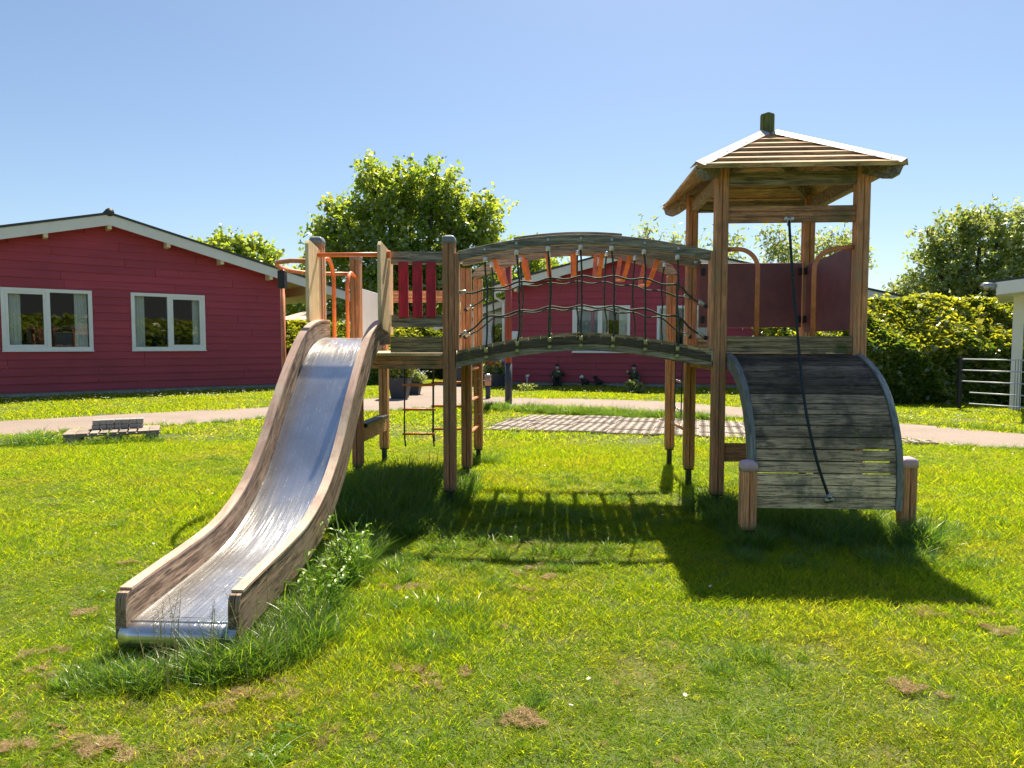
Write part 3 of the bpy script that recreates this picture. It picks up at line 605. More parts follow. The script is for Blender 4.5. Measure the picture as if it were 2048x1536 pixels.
def beamx(name, x0, x1, y, z0, z1, mat, th=.045, grooves=2, parent=FR, lab=None):
    b = MB(); H = z1-z0; prof = [(-th/2, z0)]
    for s in (1,):
        pass
    def face(sg):
        pts = [(sg*th/2, z0)]
        for k in range(grooves):
            zc = z0+H*(k+1)/(grooves+1); pts += [(sg*th/2, zc-.004), (sg*(th/2-.007), zc), (sg*th/2, zc+.004)]
        return pts+[(sg*th/2, z1)]
    loop = face(-1)+face(1)[::-1]
    b.sweep([[(x, y+py, z) for py, z in loop] for x in (x0, x1)]); o = b.build(name, M[mat], parent, origin=((x0+x1)/2, y, z0))
    if lab: o['label'] = lab
    return o
def beamy(name, y0, y1, x, z0, z1, mat, th=.045, parent=FR):
    b = MB(); b.box((x-th/2, y0, z0), (x+th/2, y1, z1)); return b.build(name, M[mat], parent, bevel=.004, origin=(x, (y0+y1)/2, z0))
# slide tower
beamx('kickboard', -1.225, XB-.048, Y1, 1.192, 1.312, 'kick'); beamx('floor_beam', XA+.048, XB-.048, Y1, 1.072, 1.166, 'postx', lab='brown beam under the slide tower floor')
beamx('floor_beam', XA+.048, XB-.048, Y2, 1.072, 1.166, 'postx'); beamx('floor_beam', XA+.048, XB-.048, Y3, 1.072, 1.166, 'postx')
for x in (XA, XB): beamy('floor_beam', Y1+.048, Y3-.048, x, 1.072, 1.166, 'posty')
b = MB()
for k in range(15):
    y = Y1-.045+k*.136; b.box((XA-.02 if k else XA+.05, y, 1.168), (XB+.02 if k else XB-.05, y+.128, 1.19))
b.build('deck', M['pine'], FR, origin=(-1.28, 6, 1.17))
beamx('handrail', -1.215, XB-.048, Y1, 1.855, 1.945, 'bluegrey', grooves=0, lab='blue-grey top rail above the red slats')
beamx('handrail', -1.215, XB-.048, Y1, 1.385, 1.475, 'bluegrey', grooves=0, lab='blue-grey lower rail under the red slats')
for px in (807, 835, 862):
    x = atY(px, 560, Y1-.03).x; b = MB(); b.box((x-.036, Y1-.046, 1.455), (x+.036, Y1-.024, 1.868)); b.build('slat', M['redslat'], FR, bevel=.003, origin=(x, Y1-.035, 1.45))
beamx('rear_rail', XA+.048, XB-.048, Y3, 1.69, 1.81, 'postx', grooves=2)
b = MB(); b.box((XA-.012, Y2+.05, 1.25), (XA+.012, Y3-.05, 1.77)); b.build('side_panel', M['whitepanel_sunrail'], FR, bevel=.004, origin=(XA, 6.5, 1.25))['label'] = 'white plastic side panel'
for x, zt0, zt1, zb in ((-1.755, 2.0, 1.935, 1.36), (-1.235, 1.985, 1.93, 1.36)):
    b = MB(); P = [(4.80, zb+.09), (4.86, zb), (5.17, zb-.03), (5.18, zt1), (4.83, zt0), (4.80, zt0-.03)]
    b.sweep([[(x+dx, y, z) for y, z in P] for dx in (-.012, .012)]); b.build('side_board', M['pine'], FR, bevel=.003, origin=(x, 5, 1.3))
def tubeobj(name, pts, r, mat='orange', parent=FR, n=10, lab=None):
    b = MB(); b.tube(pts, r, n); o = b.build(name, M[mat], parent, smooth=True)
    if lab: o['label'] = lab
    return o
def arc(cx, cz, r, a0, a1, n, f): return [f(cx+r*math.cos(R(a0+(a1-a0)*k/n)), cz+r*math.sin(R(a0+(a1-a0)*k/n))) for k in range(n+1)]
tubeobj('grab_bar', [(-1.80, 5.0, 1.915), (-1.22, 5.0, 1.915)], .017)
b = MB(); 
for x in (-1.22,): b.lathe((x+.01, 5.0, 1.915), [(.028, -.012), (.028, .012)], 12, (1, 0, 0))
b.build('bolt', M['orange'], FR)
# entry hoops in the x = XA plane
hy = lambda y, z: (XA+.01, y, z)
tubeobj('hoop_rail', [hy(Y1+.05, 1.89)]+arc(Y1+.17, 1.76, .17, 80, 0, 8, lambda a, c: hy(a, c)).copy()+[hy(Y1+.34, 1.19)], .017, lab='orange hoop beside the slide entry post')
tubeobj('hoop_rail', [hy(Y2-.05, 1.86)]+arc(Y2-.16, 1.74, .14, 100, 180, 8, lambda a, c: hy(a, c))+[hy(Y2-.30, 1.19)], .017)
# horizontal loop and pole
lp = [(-1.78, Y1+.02, 1.885), (-2.0, Y1+.03, 1.89), (-2.14, Y1+.12, 1.89), (-2.22, Y1+.3, 1.89), (-2.27, 5.62, 1.89), (-2.27, 5.8, 1.89), (-2.2, 5.98, 1.89), (-2.08, 6.08, 1.89), (-1.78, Y2+.02, 1.89)]
tubeobj('loop_rail', lp, .018, 'orangeworn')
pp = atY(576, 560, 5.62); tubeobj('pole', [(-2.265, 5.62, 0), (-2.265, 5.62, 1.88)], .019, 'orangeworn', n=12, lab='orange sliding pole beside the slide')
b = MB(); b.box((-2.295, 5.585, 1.72), (-2.235, 5.655, 1.87)); b.build('clamp', M['darkmetal'], FR, bevel=.008)
# bench plank
b = MB(); b.box((XA-.005, Y2+.048, .36), (XA+.045, Y3-.048, .49)); o = b.build('bench', M['posty'], FR, bevel=.004)
b = MB(); b.box((XA-.03, Y2+.048, .492), (XA+.075, Y3-.10, .53)); b.build('seat_pad', M['darkmetal'], o, bevel=.01)
# rungs between the two rear posts
for z in (.42, .72, 1.02): tubeobj('rung', [(XB, Y2+.03, z), (XB, Y3-.03, z)], .017, 'orangeworn')
# ---- slide
prof = [(2.604, .274), (2.8, .292), (3.056, .313), (3.288, .340), (3.468, .388), (3.645, .470), (3.808, .585), (3.943, .715), (4.095, .885), (4.258, 1.055), (4.431, 1.215), (4.60, 1.335), (4.78, 1.405), (4.96, 1.435), (5.12, 1.44)]
def cr(P, n=6):
    out = []
    for i in range(len(P)-1):
        p0, p1, p2, p3 = P[max(i-1, 0)], P[i], P[i+1], P[min(i+2, len(P)-1)]
        for k in range(n):
            t = k/n; out.append(tuple(.5*((2*p1[j])+(-p0[j]+p2[j])*t+(2*p0[j]-5*p1[j]+4*p2[j]-p3[j])*t*t+(-p0[j]+3*p1[j]-3*p2[j]+p3[j])*t**3) for j in range(len(p1))))
    return out+[tuple(P[-1])]
PR_ = cr(prof)
def offs(P, d):
    out = []
    for i in range(len(P)):
        a = P[max(i-1, 0)]; b_ = P[min(i+1, len(P)-1)]; t = Vector((b_[0]-a[0], b_[1]-a[1])).normalized(); out.append((P[i][0]+t.y*d, P[i][1]-t.x*d))
    return out
SL = empty('slide', (-1.49, 4, 0)); par(SL, FR); 
for x0, x1, lab in ((-1.742, -1.698, None), (-1.280, -1.236, None)):
    lo2 = offs(PR_, .185); tp = offs(PR_, .010); b = MB()
    RG = [[(x0, y_, z_), (x1, y_, z_), (x1, y_, .075), (x0, y_, .075)] for y_, z_ in ((2.566, .20), (2.570, .238), (2.582, .259))]
    RG += [[(x0, tp[i][0], tp[i][1]), (x1, tp[i][0], tp[i][1]), (x1, lo2[i][0], max(lo2[i][1], .07)), (x0, lo2[i][0], max(lo2[i][1], .07))] for i in range(len(PR_))]
    b.sweep(RG)
    ro = b.build('side_rail', M['rail'], SL); AL = [0]
    for i in range(1, len(PR_)): AL.append(AL[-1]+math.hypot(PR_[i][0]-PR_[i-1][0], PR_[i][1]-PR_[i-1][1]))
    grain(ro, [(([-.04, -.03, -.02]+AL)[i]+x0*3, v_, w_) for i in range(len(PR_)+3) for v_, w_ in ((0, 0), (0, .05), (.18, .05), (.18, 0))])
    b = MB(); t0 = PR_; t1 = offs(PR_, .012)
    b.sweep([[(x0-.003, t0[i][0], t0[i][1]), (x1+.003, t0[i][0], t0[i][1]), (x1+.003, t1[i][0], t1[i][1]), (x0-.003, t1[i][0], t1[i][1])] for i in range(len(PR_))])
    grain(b.build('capping', M['capping'], SL), [(AL[i]+x0*5, v_, w_) for i in range(len(PR_)) for v_, w_ in ((0, 0), (0, .05), (.012, .05), (.012, 0))])
ch = offs(PR_, .135); ch = [c for c in ch if c[0] < 5.06]
rings = []
xsn = [(-1.7005, .004), (-1.690, .001), (-1.66, .0), (-1.49, -.002), (-1.32, 0), (-1.288, .001), (-1.2775, .004)]
lipc = [(2.60-.005, .139)]
full = [(y, z) for y, z in lipc[::-1]]+ch
b = MB(); rr_ = []
for i, (y, z) in enumerate(full): rr_.append([(x*1.0, y, z+(dz if y > 2.62 else 0)) for x, dz in xsn])
b.sweep(rr_, closed=False, caps=False)
cho = b.build('chute', M['slide'], SL, smooth=True); sm = cho.modifiers.new('sol', 'SOLIDIFY'); sm.thickness = .003; sm.offset = -1
b = MB(); b.sweep([[(x, 2.598-.054*math.sin(a_), .0835+.054*math.cos(a_)) for a_ in [k*math.pi/9 for k in range(-2, 12)]] for x in (-1.722, -1.66, -1.49, -1.32, -1.246)], closed=False, caps=False)
lo_o = b.build('lip', M['slide'], SL, smooth=True); sm = lo_o.modifiers.new('sol', 'SOLIDIFY'); sm.thickness = .004
b = MB(); b.box((-1.70, 2.64, .1398), (-1.278, 2.6415, .1408)); b.build('seam', M['darkmetal'], SL)
# ---- bridge
zt = polyfit([(atY(x, y, Y1).x, atY(x, y, Y1).z) for x, y in ((918, 502.7), (972, 491), (1027, 480), (1103, 471.5), (1160, 470), (1228, 471.5), (1297, 478), (1365, 491), (1410, 499))], 4)
zb = polyfit([(atY(x, y, Y1).x, atY(x, y, Y1).z) for x, y in ((918, 524), (970, 509.7), (1033, 499.5), (1097, 491), (1160, 490), (1226, 492), (1288, 498), (1355, 511.5), (1410, 519))], 4)
def arch(name, mat, x0, x1, ft, fb, y, th=.055, rnd=False, lab=None, n=48, taper=0):
    b = MB(); rg = []
    for k in range(n+1):
        x = x0+(x1-x0)*k/n; t, bb = ft(x), fb(x); m = (t+bb)/2; h = (t-bb)/2
        e = min(x-x0, x1-x)
        if rnd and e < h: h = math.sqrt(max(1e-5, h*h-(h-e)**2))
        rg.append([(x, y-th/2, m-h), (x, y-th/2, m+h), (x, y+th/2, m+h), (x, y+th/2, m-h)])
    b.sweep(rg); o = b.build(name, M[mat], FR, bevel=.005)
    if lab: o['label'] = lab
    return o
A1 = arch('arch_beam', 'bluegrey', XB+.07, XC-.02, zt, zb, Y1, lab='nearest curved handrail beam of the bridge')
arch('arch_capping', 'grey', -.30, .50, lambda x: zt(x)+.024, lambda x: zt(x)+.006, Y1+.045, th=.07)
YB, YC = 6.03, 6.98
zBb = polyfit([(atY(x, y, YB).x, atY(x, y, YB).z) for x, y in ((919, 533), (1009, 519), (1090, 506.5), (1160, 503), (1226, 507), (1287, 516), (1334, 525), (1392, 536))], 2)
arch('arch_beam', 'grey', atY(917, 520, YB).x, atY(1402, 525, YB).x, lambda x: zBb(x)+.115, zBb, YB, rnd=True, lab='middle curved beam with rounded ends')
zCb = polyfit([(atY(x, y, YC).x, atY(x, y, YC).z) for x, y in ((952, 557), (1009, 537), (1089, 518), (1140, 512), (1200, 512), (1250, 521), (1300, 536), (1345, 554))], 2)
arch('arch_beam', 'grey', atY(944, 545, YC).x, atY(1353, 545, YC).x, lambda x: zCb(x)+.105, zCb, YC, rnd=True, lab='rearmost curved beam with rounded ends')
for px, py in ((988, 522), (1043, 512), (1094, 507), (1150, 503), (1204, 505), (1260, 512), (1316, 522)):   # hanging rungs
    x = atY(px, py, YB+.05).x; s = -(x-.21)*.42; d = Vector((s, 0, -1)).normalized(); zb_ = zBb(x)+.02; zc_ = zCb(x)+.02; L = .235
    def P(y, f): z = zb_+(zc_-zb_)*(y-YB)/(YC-YB); return Vector((x, y, z))+d*L*f
    pts = [P(YB+.03, 0), P(YB+.05, .35), P(YB+.12, .8), P(YB+.22, 1), P(YC-.22, 1), P(YC-.12, .8), P(YC-.05, .35), P(YC-.03, 0)]
    b = MB(); ww = .02; w_ = Vector((-d.z, 0, d.x)); rg = []
    for i, q in enumerate(pts):
        t = (pts[min(i+1, 7)]-pts[max(i-1, 0)]).normalized(); nn_ = t.cross(w_).normalized()*.008
        rg.append([q-w_*ww-nn_, q+w_*ww-nn_, q+w_*ww+nn_, q-w_*ww+nn_])
    b.sweep(rg); b.build('hanging_rung', M['orange'], FR, bevel=.003)
zs = polyfit([(atY(x, y, Y1).x, atY(x, y, Y1).z) for x, y in ((918, 706), (972, 695), (1034, 683), (1098, 673.5), (1160, 672), (1226, 673.5), (1291, 681), (1355, 692), (1404, 703))], 4)
zsb = polyfit([(atY(x, y, Y1).x, atY(x, y, Y1).z) for x, y in ((914, 734.7), (961, 727), (1050, 710), (1098, 704), (1143, 702), (1225, 704.6), (1289, 710), (1349.5, 720), (1422, 733))], 4)
arch('bridge_stringer', 'bluegrey', XB+.05, XC-.05, lambda x: zs(x)-.004, zsb, Y1, lab='blue-grey curved side beam under the bridge deck')
arch('bridge_stringer', 'bluegrey', XB+.05, XC-.05, lambda x: zs(x)-.004, zsb, Y2-.12)
arch('edge_board', 'darkedge', XB+.06, XC-.06, lambda x: zs(x)-.010, lambda x: zs(x)-.062, Y1-.034, th=.012)
b = MB(); n = 21; x0, x1 = XB+.06, XC-.06
for k in range(n):
    a, c = x0+(x1-x0)*(k+.03)/n, x0+(x1-x0)*(k+.97)/n; j = random.uniform(-.002, .002)
    P8 = [(a, Y1-.04+j, zs(a)-.002), (c, Y1-.04+j, zs(c)-.002), (c, Y2-.07+j, zs(c)-.002), (a, Y2-.07+j, zs(a)-.002)]
    P8 += [(x, y, z+.022) for x, y, z in P8]; b.add(P8, [(0, 3, 2, 1), (4, 5, 6, 7), (0, 1, 5, 4), (1, 2, 6, 5), (2, 3, 7, 6), (3, 0, 4, 7)])
b.build('bridge_deck', M['kick'], FR)
for x, s in ((XB+.062, 1), (XC-.062, -1)):     # vertical cover boards
    b = MB(); b.box((x-.015, Y1-.045, 1.21), (x+.015, Y1+.045, 1.93)); b.build('cover_board', M['post'], FR, bevel=.005, origin=(x, Y1, 1.2))
b = MB(); b.box((XC-.10, Y1-.034, 1.135), (XC-.048, Y1-.029, 1.225)); b.build('bracket', M['steel'], FR)
def rope(name, pts, r=.009, mat='rope', parent=None, seg=5):
    b = MB(); b.tube([Vector(q) for q in cr([tuple(p) for p in pts], seg)], r, 7); return b.build(name, M[mat], parent, smooth=True)
def node3(L, Y): return [atY(x, y, Y) for x, y in L]
def net(Y, tops, n1, n2, bots, sideL, sideR, lab, wig):
    r = empty('rope_net', (.2, Y, 1.2)); par(r, FR); r['label'] = lab
    T, A_, B_, Bo = node3(tops, Y), node3(n1, Y), node3(n2, Y-.015), node3(bots, Y-(.045 if Y > 5.05 and Y < 5.2 else 0))
    for i in range(len(T)):
        m1 = A_[i].lerp(B_[i], .5)+Vector((random.uniform(-wig, wig), .0, 0)); t1 = T[i].lerp(A_[i], .5)+Vector((random.uniform(-wig, wig)*.5, 0, 0)); b1 = B_[i].lerp(Bo[i], .5)+Vector((random.uniform(-wig, wig), 0, 0))
        rope('rope', [T[i], t1, A_[i], m1, B_[i], b1, Bo[i]], .0074, parent=r)
        q = MB(); q.lathe(T[i]+_Z*-.012, [(.012, 0), (.016, .003), (.017, .03), (.013, .042)], 10); q.build('ferrule', M['ferrule'], r, smooth=True)
        q = MB(); q.lathe(Bo[i]+_Z*-.02, [(.013, 0), (.017, .003), (.016, .032), (.012, .036)], 10); q.lathe(Bo[i]+Vector((0, .012, -.055)), [(.006, -.006), (.017, -.003), (.0175, .012), (.012, .02)], 12, (0, 1, 0)); q.build('ferrule', M['brass'], r, smooth=True)
    for nd, (l_, r_) in ((A_, (sideL[0], sideR[0])), (B_, (sideL[1], sideR[1]))):
        P = [l_]+nd+[r_]; out = []
        for i in range(len(P)-1):
            out.append(P[i]); 
            out.append(P[i].lerp(P[i+1], .5)+_Z*(-.018))
        out.append(P[-1]); rope('rope', out, .0074, parent=r, seg=4)
        for q_, k in ((P[0], P[1]), (P[-1], P[-2])):
            d = (k-q_).normalized(); q = MB(); q.lathe(q_, [(.012, 0), (.015, .004), (.015, .045), (.011, .05)], 10, tuple(d)); q.build('ferrule', M['steelf'], r, smooth=True); q = MB(); q.ball(q_-d*.015, .017); q.build('shackle', M['darkmetal'], r, smooth=True)
    return r
YF = Y1-.01
net(YF, [(970, 521), (1033, 506), (1096, 499), (1161, 496), (1223, 498), (1288, 505), (1355, 516)],
    [(975, 577), (1039, 563), (1101, 556), (1164, 552), (1228, 552), (1291, 557), (1357, 571)],
    [(974, 633), (1039, 621), (1100, 613), (1164, 611), (1228, 612), (1291, 618), (1357, 634)],
    [(972, 700), (1034, 687), (1099, 679), (1162, 676), (1226, 678), (1291, 684), (1355, 697)],
    [atY(919, 585, YF), atY(922, 670, YF)], [atY(1408, 610, YF), atY(1408, 673, YF)], 'rope net on the near side of the bridge', .012)
YN = 5.95
net(YN, [(983, 532), (1041, 521), (1098, 511), (1155, 508), (1213, 510), (1270, 518), (1329, 531)],
    [(987, 582), (1044, 571), (1100, 566), (1155, 563), (1210, 564), (1266, 571), (1323, 582)],
    [(988, 636), (1044, 625), (1100, 618), (1154, 617), (1210, 619), (1267, 625), (1323, 636)],
    [(986, 690), (1041, 678), (1101, 670), (1155, 668), (1213, 669), (1269, 676), (1325, 688)],
    [atY(934, 618, YN+.08), atY(932, 673, YN+.08)], [atY(1378, 594, YN+.08), atY(1377, 672, YN+.08)], 'rope net on the far side of the bridge', .012)
for px in (970, 1033, 1096, 1161, 1223, 1288, 1355):
    x = atY(px, 500, Y1).x; b = MB(); b.lathe((x, Y1-.029, (zt(x)+zb(x))/2+.005), [(.010, -.004), (.012, .0), (.012, .004)], 10, (0, 1, 0)); b.build('bolt', M['steel'], FR)
for px, py, Y in ((1392, 524, YB), (923, 524, YB)):
    p_ = atY(px, py, Y-.03); b = MB(); b.lathe(p_, [(.010, -.006), (.017, -.002), (.017, .003)], 12, (0, 1, 0)); b.build('bolt', M['steel'], FR)
for yy in (757, 776, 828):
    p_ = atY(958, yy, Y3-.047); b = MB(); b.lathe(p_, [(.010, -.006), (.015, -.002), (.015, .003)], 12, (0, 1, 0)); b.build('bolt', M['steel'], FR)
# ---- roofed tower
beamx('kickboard', XC+.048, XD-.048, Y1, 1.192, 1.314, 'kick'); beamx('kickboard', XC+.048, XD-.048, Y2, 1.192, 1.314, 'kick')
beamx('floor_beam', XC+.048, XD-.048, Y1, 1.06, 1.165, 'postx'); beamx('floor_beam', XC+.048, XD-.048, Y2, 1.06, 1.165, 'postx')
for x in (XC, XD): beamy('floor_beam', Y1+.048, Y2-.048, x, 1.06, 1.165, 'posty')
b = MB()
for k in range(7): y = Y1+.03+k*.136; b.box((XC-.02 if 0 < k < 6 else XC+.05, y, 1.168), (XD+.02 if 0 < k < 6 else XD-.05, y+.128, 1.186))
b.build('deck', M['kick'], FR)
beamx('crossbeam', XC+.048, XD-.048, Y1, 2.134, 2.248, 'postx', lab='cross beam that the climbing rope hangs from')
beamx('wall_plate', XC+.048, XD-.048, Y1, 2.40, 2.49, 'grey', grooves=0); beamx('wall_plate', XC+.048, XD-.048, Y2, 2.40, 2.49, 'grey', grooves=0)
for x in (XC, XD): beamy('wall_plate', Y1+.048, Y2-.048, x, 2.40, 2.49, 'grey')
beamx('crossbeam', XC+.048, XD-.048, Y1+.02, .39, .52, 'postx', th=.06, grooves=0, lab='low cross beam behind the climbing wall')
b = MB(); b.box((XC+.05, Y2-.052, 1.402), (XD-.07, Y2-.030, 1.955)); b.build('panel', M['maroon'], FR, bevel=.004)['label'] = 'wide maroon panel at the back of the tower'
b = MB(); P = [(Y1+.06, 1.36), (Y2-.06, 1.36), (Y2-.06, 1.93), (Y2-.25, 1.945), (Y2-.5, 1.95), (Y1+.06, 1.97)]
b.sweep([[(XD-.03+dx, y, z) for y, z in P] for dx in (-.011, .011)]); b.build('panel', M['maroon'], FR, bevel=.003)['label'] = 'maroon side panel at the right of the tower'
for z in (1.47, 1.88):
    for x, y in ((XD-.09, Y2-.06), (XC+.08, Y2-.06), (XD-.05, Y2-.08)):
        b = MB(); b.box((x-.015, y-.012, z-.03), (x+.015, y+.012, z+.03)); b.build('hinge', M['darkmetal'], FR, bevel=.004)
h3 = lambda x, z: (x, Y1, z)
tubeobj('hoop_rail', [h3(XC+.04, 1.945), h3(1.32, 1.945)]+arc(1.335, 1.80, .145, 90, 0, 10, h3)+[h3(1.48, 1.315)], .0165, 'orangeworn', lab='orange hoop rail on the left of the climbing wall entry')
tubeobj('hoop_rail', [h3(XD-.04, 1.955), h3(2.04, 1.945)]+arc(2.03, 1.79, .15, 90, 180, 10, h3)+[h3(1.88, 1.315)], .0165, 'orangeworn', lab='orange hoop rail on the right of the climbing wall entry')
# curved climbing wall
cw = cr([(5.08, 1.180), (4.96, 1.150), (4.83, 1.095), (4.70, 1.015), (4.60, .915), (4.53, .81), (4.47, .69), (4.435, .57), (4.42, .45), (4.415, .33), (4.425, .20)], 8)
CW = empty('climbing_wall', (1.73, 4.5, 0)); par(CW, FR); CW['label'] = 'curved wall of weathered boards below the tower'
# arc length split into 16 boards
dl = [0]
for i in range(1, len(cw)): dl.append(dl[-1]+math.hypot(cw[i][0]-cw[i-1][0], cw[i][1]-cw[i-1][1]))
def cpos(s): return (float(np.interp(s, dl, [c[0] for c in cw])), float(np.interp(s, dl, [c[1] for c in cw])))
nb = 17; LT = dl[-1]; b = MB(); XL, XR = 1.30, 2.168
tones = [.04, .0, .03, .12, .06, .02, .0, .24, .28, .22, .26, .42, .5, .7, 1.0, 1.15, .8]
for k in range(nb):
    g_ = .003 if k not in (11, 12, 13) else .0042
    a, c = cpos(LT*k/nb+g_), cpos(LT*(k+1)/nb-g_); t = Vector((0, c[0]-a[0], c[1]-a[1])).normalized(); nn_ = Vector((0, t.z, -t.y)); nn_ = nn_ if nn_.y < 0 else -nn_
    m = Vector((0, (a[0]+c[0])/2, (a[1]+c[1])/2)); w_ = math.hypot(a[0]-c[0], a[1]-c[1]); b.tone = tones[k]
    b.obox(Vector(((XL+XR)/2, 0, 0))+m-nn_*.013, (1, 0, 0), t, nn_, XR-XL, w_, .026)
b.build('boards', M['slat'], CW, bevel=.004, origin=(1.73, 4.6, .6))
for k in range(1, nb):      # dark tongues added to paint shade into the joints, missing where daylight shows through
    a, c = cpos(LT*k/nb-.009), cpos(LT*k/nb+.009); t = Vector((0, c[0]-a[0], c[1]-a[1])).normalized(); nn_ = Vector((0, t.z, -t.y)); nn_ = nn_ if nn_.y < 0 else -nn_
    for x0, x1 in ([(XL, XR)] if k not in (12, 13, 14) else [(XL, 1.92)] if k == 12 else [(XL, 1.92)] if k == 13 else [(XL+.27, 1.60), (1.66, 1.9)]):
        b = MB(); b.obox(Vector(((x0+x1)/2, 0, 0))+Vector((0, (a[0]+c[0])/2, (a[1]+c[1])/2))-nn_*.017, (1, 0, 0), t, nn_, x1-x0, .018, .010); b.build('gap_shade_tongue', M['darkedge'], CW)
for x0, x1 in ((1.262, 1.298), (2.170, 2.206)):
    up = offs([(q[0], q[1]) for q in cw], .012 if cw[0][0] > cw[-1][0] else -.012); dn = offs([(q[0], q[1]) for q in cw], -.09)
    # offset direction check: outer side is towards the camera
    if up[40][0] > cw[40][0]: up, dn = offs([(q[0], q[1]) for q in cw], -.012), offs([(q[0], q[1]) for q in cw], .09)
    b = MB(); b.sweep([[(x0, up[i][0], up[i][1]), (x1, up[i][0], up[i][1]), (x1, dn[i][0], dn[i][1]), (x0, dn[i][0], dn[i][1])] for i in range(len(cw))]); grain(b.build('stringer', M['stringer'], CW), [(dl[i]+x0, v_, w_) for i in range(len(cw)) for v_, w_ in ((0, 0), (0, .036), (.1, .036), (.1, 0))])
# climbing rope
rp = [atY(1578, 437, Y1-.045), atY(1583, 520, 4.95), atY(1591, 620, 4.86), atY(1598, 700, 4.78), atY(1606, 780, 4.56), atY(1617, 850, 4.43), atY(1636, 930, 4.385), atY(1656, 990, 4.37)]
RP = rope('climbing_rope', rp, .0095, 'roped', FR)
q = MB(); e = rp[-1]; q.ball(e+Vector((-.012, -.012, -.03)), .019); q.ball(e+Vector((.018, -.012, -.028)), .018); q.ball(e+Vector((.0, -.02, -.005)), .018); q.build('shackle', M['steel'], RP, smooth=True)
q = MB(); e = rp[0]; q.ball(e+Vector((-.022, 0, .0)), .016); q.ball(e+Vector((.022, 0, .0)), .016); q.tube([e+_Z*.01, e-_Z*.05], .014, 8); q.build('shackle', M['ferrule'], RP, smooth=True)
# roof
RO = empty('tower_roof', (1.70, 5.6, 2.45)); par(RO, FR); RO['label'] = 'pyramid roof of lapped boards with metal hip strips'
ex, ey0, ey1, ez, apx = (.985, 2.385), 4.87, 6.33, 2.470, Vector((1.675, 5.6, 2.905))
cor = [Vector((ex[0], ey0, ez)), Vector((ex[1], ey0, ez)), Vector((ex[1], ey1, ez)), Vector((ex[0], ey1, ez))]
for k in range(4):
    A_, B_ = cor[k], cor[(k+1) % 4]; b = MB(); nb = 7
    nrm = (B_-A_).cross(apx-A_).normalized()
    if nrm.z < 0: nrm = -nrm
    lf = .034 if k % 2 == 0 else .018
    for i in range(nb):
        t0, t1 = i/nb, min(.97, (i+1.12)/nb)
        p0, p1, p2, p3 = A_.lerp(apx, t0), B_.lerp(apx, t0), B_.lerp(apx, t1), A_.lerp(apx, t1)
        lift0, lift1 = nrm*.024, nrm*.001
        V8 = [p0+nrm*.002, p1+nrm*.002, p2-nrm*.006, p3-nrm*.006, p0+nrm*lf, p1+nrm*lf, p2+nrm*.008, p3+nrm*.008]
        b.tone = None; b.add(V8, [(0, 3, 2, 1), (4, 5, 6, 7), (0, 1, 5, 4), (1, 2, 6, 5), (2, 3, 7, 6), (3, 0, 4, 7)])
    b.build('roof_boards', M['roofwood'] if k % 2 == 0 else M['roofwoody'], RO)
for k in range(4):
    A_ = cor[k]; d = (apx-A_).normalized(); s_ = Vector((d.y, -d.x, 0)).normalized(); n1 = s_.cross(d).normalized(); n1 = n1 if n1.z > 0 else -n1
    a0, a1 = A_+d*.01+n1*.047, A_+(apx-A_)*.94+n1*.052; b = MB(); w_ = .060; dp = .037
    V = [a0-s_*w_-n1*dp, a0, a0+s_*w_-n1*dp, a1-s_*w_-n1*dp, a1, a1+s_*w_-n1*dp]; V += [v_-n1*.003 for v_ in V]
    b.add(V, [(0, 1, 4, 3), (1, 2, 5, 4), (6, 9, 10, 7), (7, 10, 11, 8), (0, 6, 7, 1), (1, 7, 8, 2), (3, 4, 10, 9), (4, 5, 11, 10), (0, 3, 9, 6), (2, 8, 11, 5)]); hf = b.build('hip_flashing', M['zinc'], RO)
    q = MB()
    for t in (.08, .36, .64, .9):
        for sg in (-1, 1): q.ball(a0.lerp(a1, t)+s_*sg*w_*.7-n1*dp*.62, .0035, n=6)
    q.build('screws', M['darkmetal'], hf)
    # rafter under hip
    r0 = A_+d*.02-n1*.06; r1 = apx-n1*.07; b = MB(); hh = .055; ww = .024
    L = r1-r0
    pts = [r0+n1*hh, r1+n1*hh, r1-n1*hh, r0+L.normalized()*.10-n1*hh, r0+L.normalized()*.035-n1*hh*.75, r0-n1*hh*.1]
    b.sweep([[p_+s_*sg*ww for p_ in pts] for sg in (-1, 1)]); b.build('rafter', M['grey'], RO, bevel=.004)
b = MB(); r = groove_ring(.085, .005, .008); b.tone = .3
b.sweep([[(apx.x+px*k, apx.y+py*k, z) for px, py in [(x*math.cos(.65)-y*math.sin(.65), x*math.sin(.65)+y*math.cos(.65)) for x, y in r]] for z, k in ((2.78, 1), (3.055, 1), (3.065, .9))]); b.build('finial', M['finial'], RO)
b = MB(); b.lathe((apx.x, apx.y, 2.87), [(.10, 0), (.075, .035), (.062, .045), (.055, .045)], 4, (0, 0, 1)); b.build('collar', M['darkmetal'], RO)

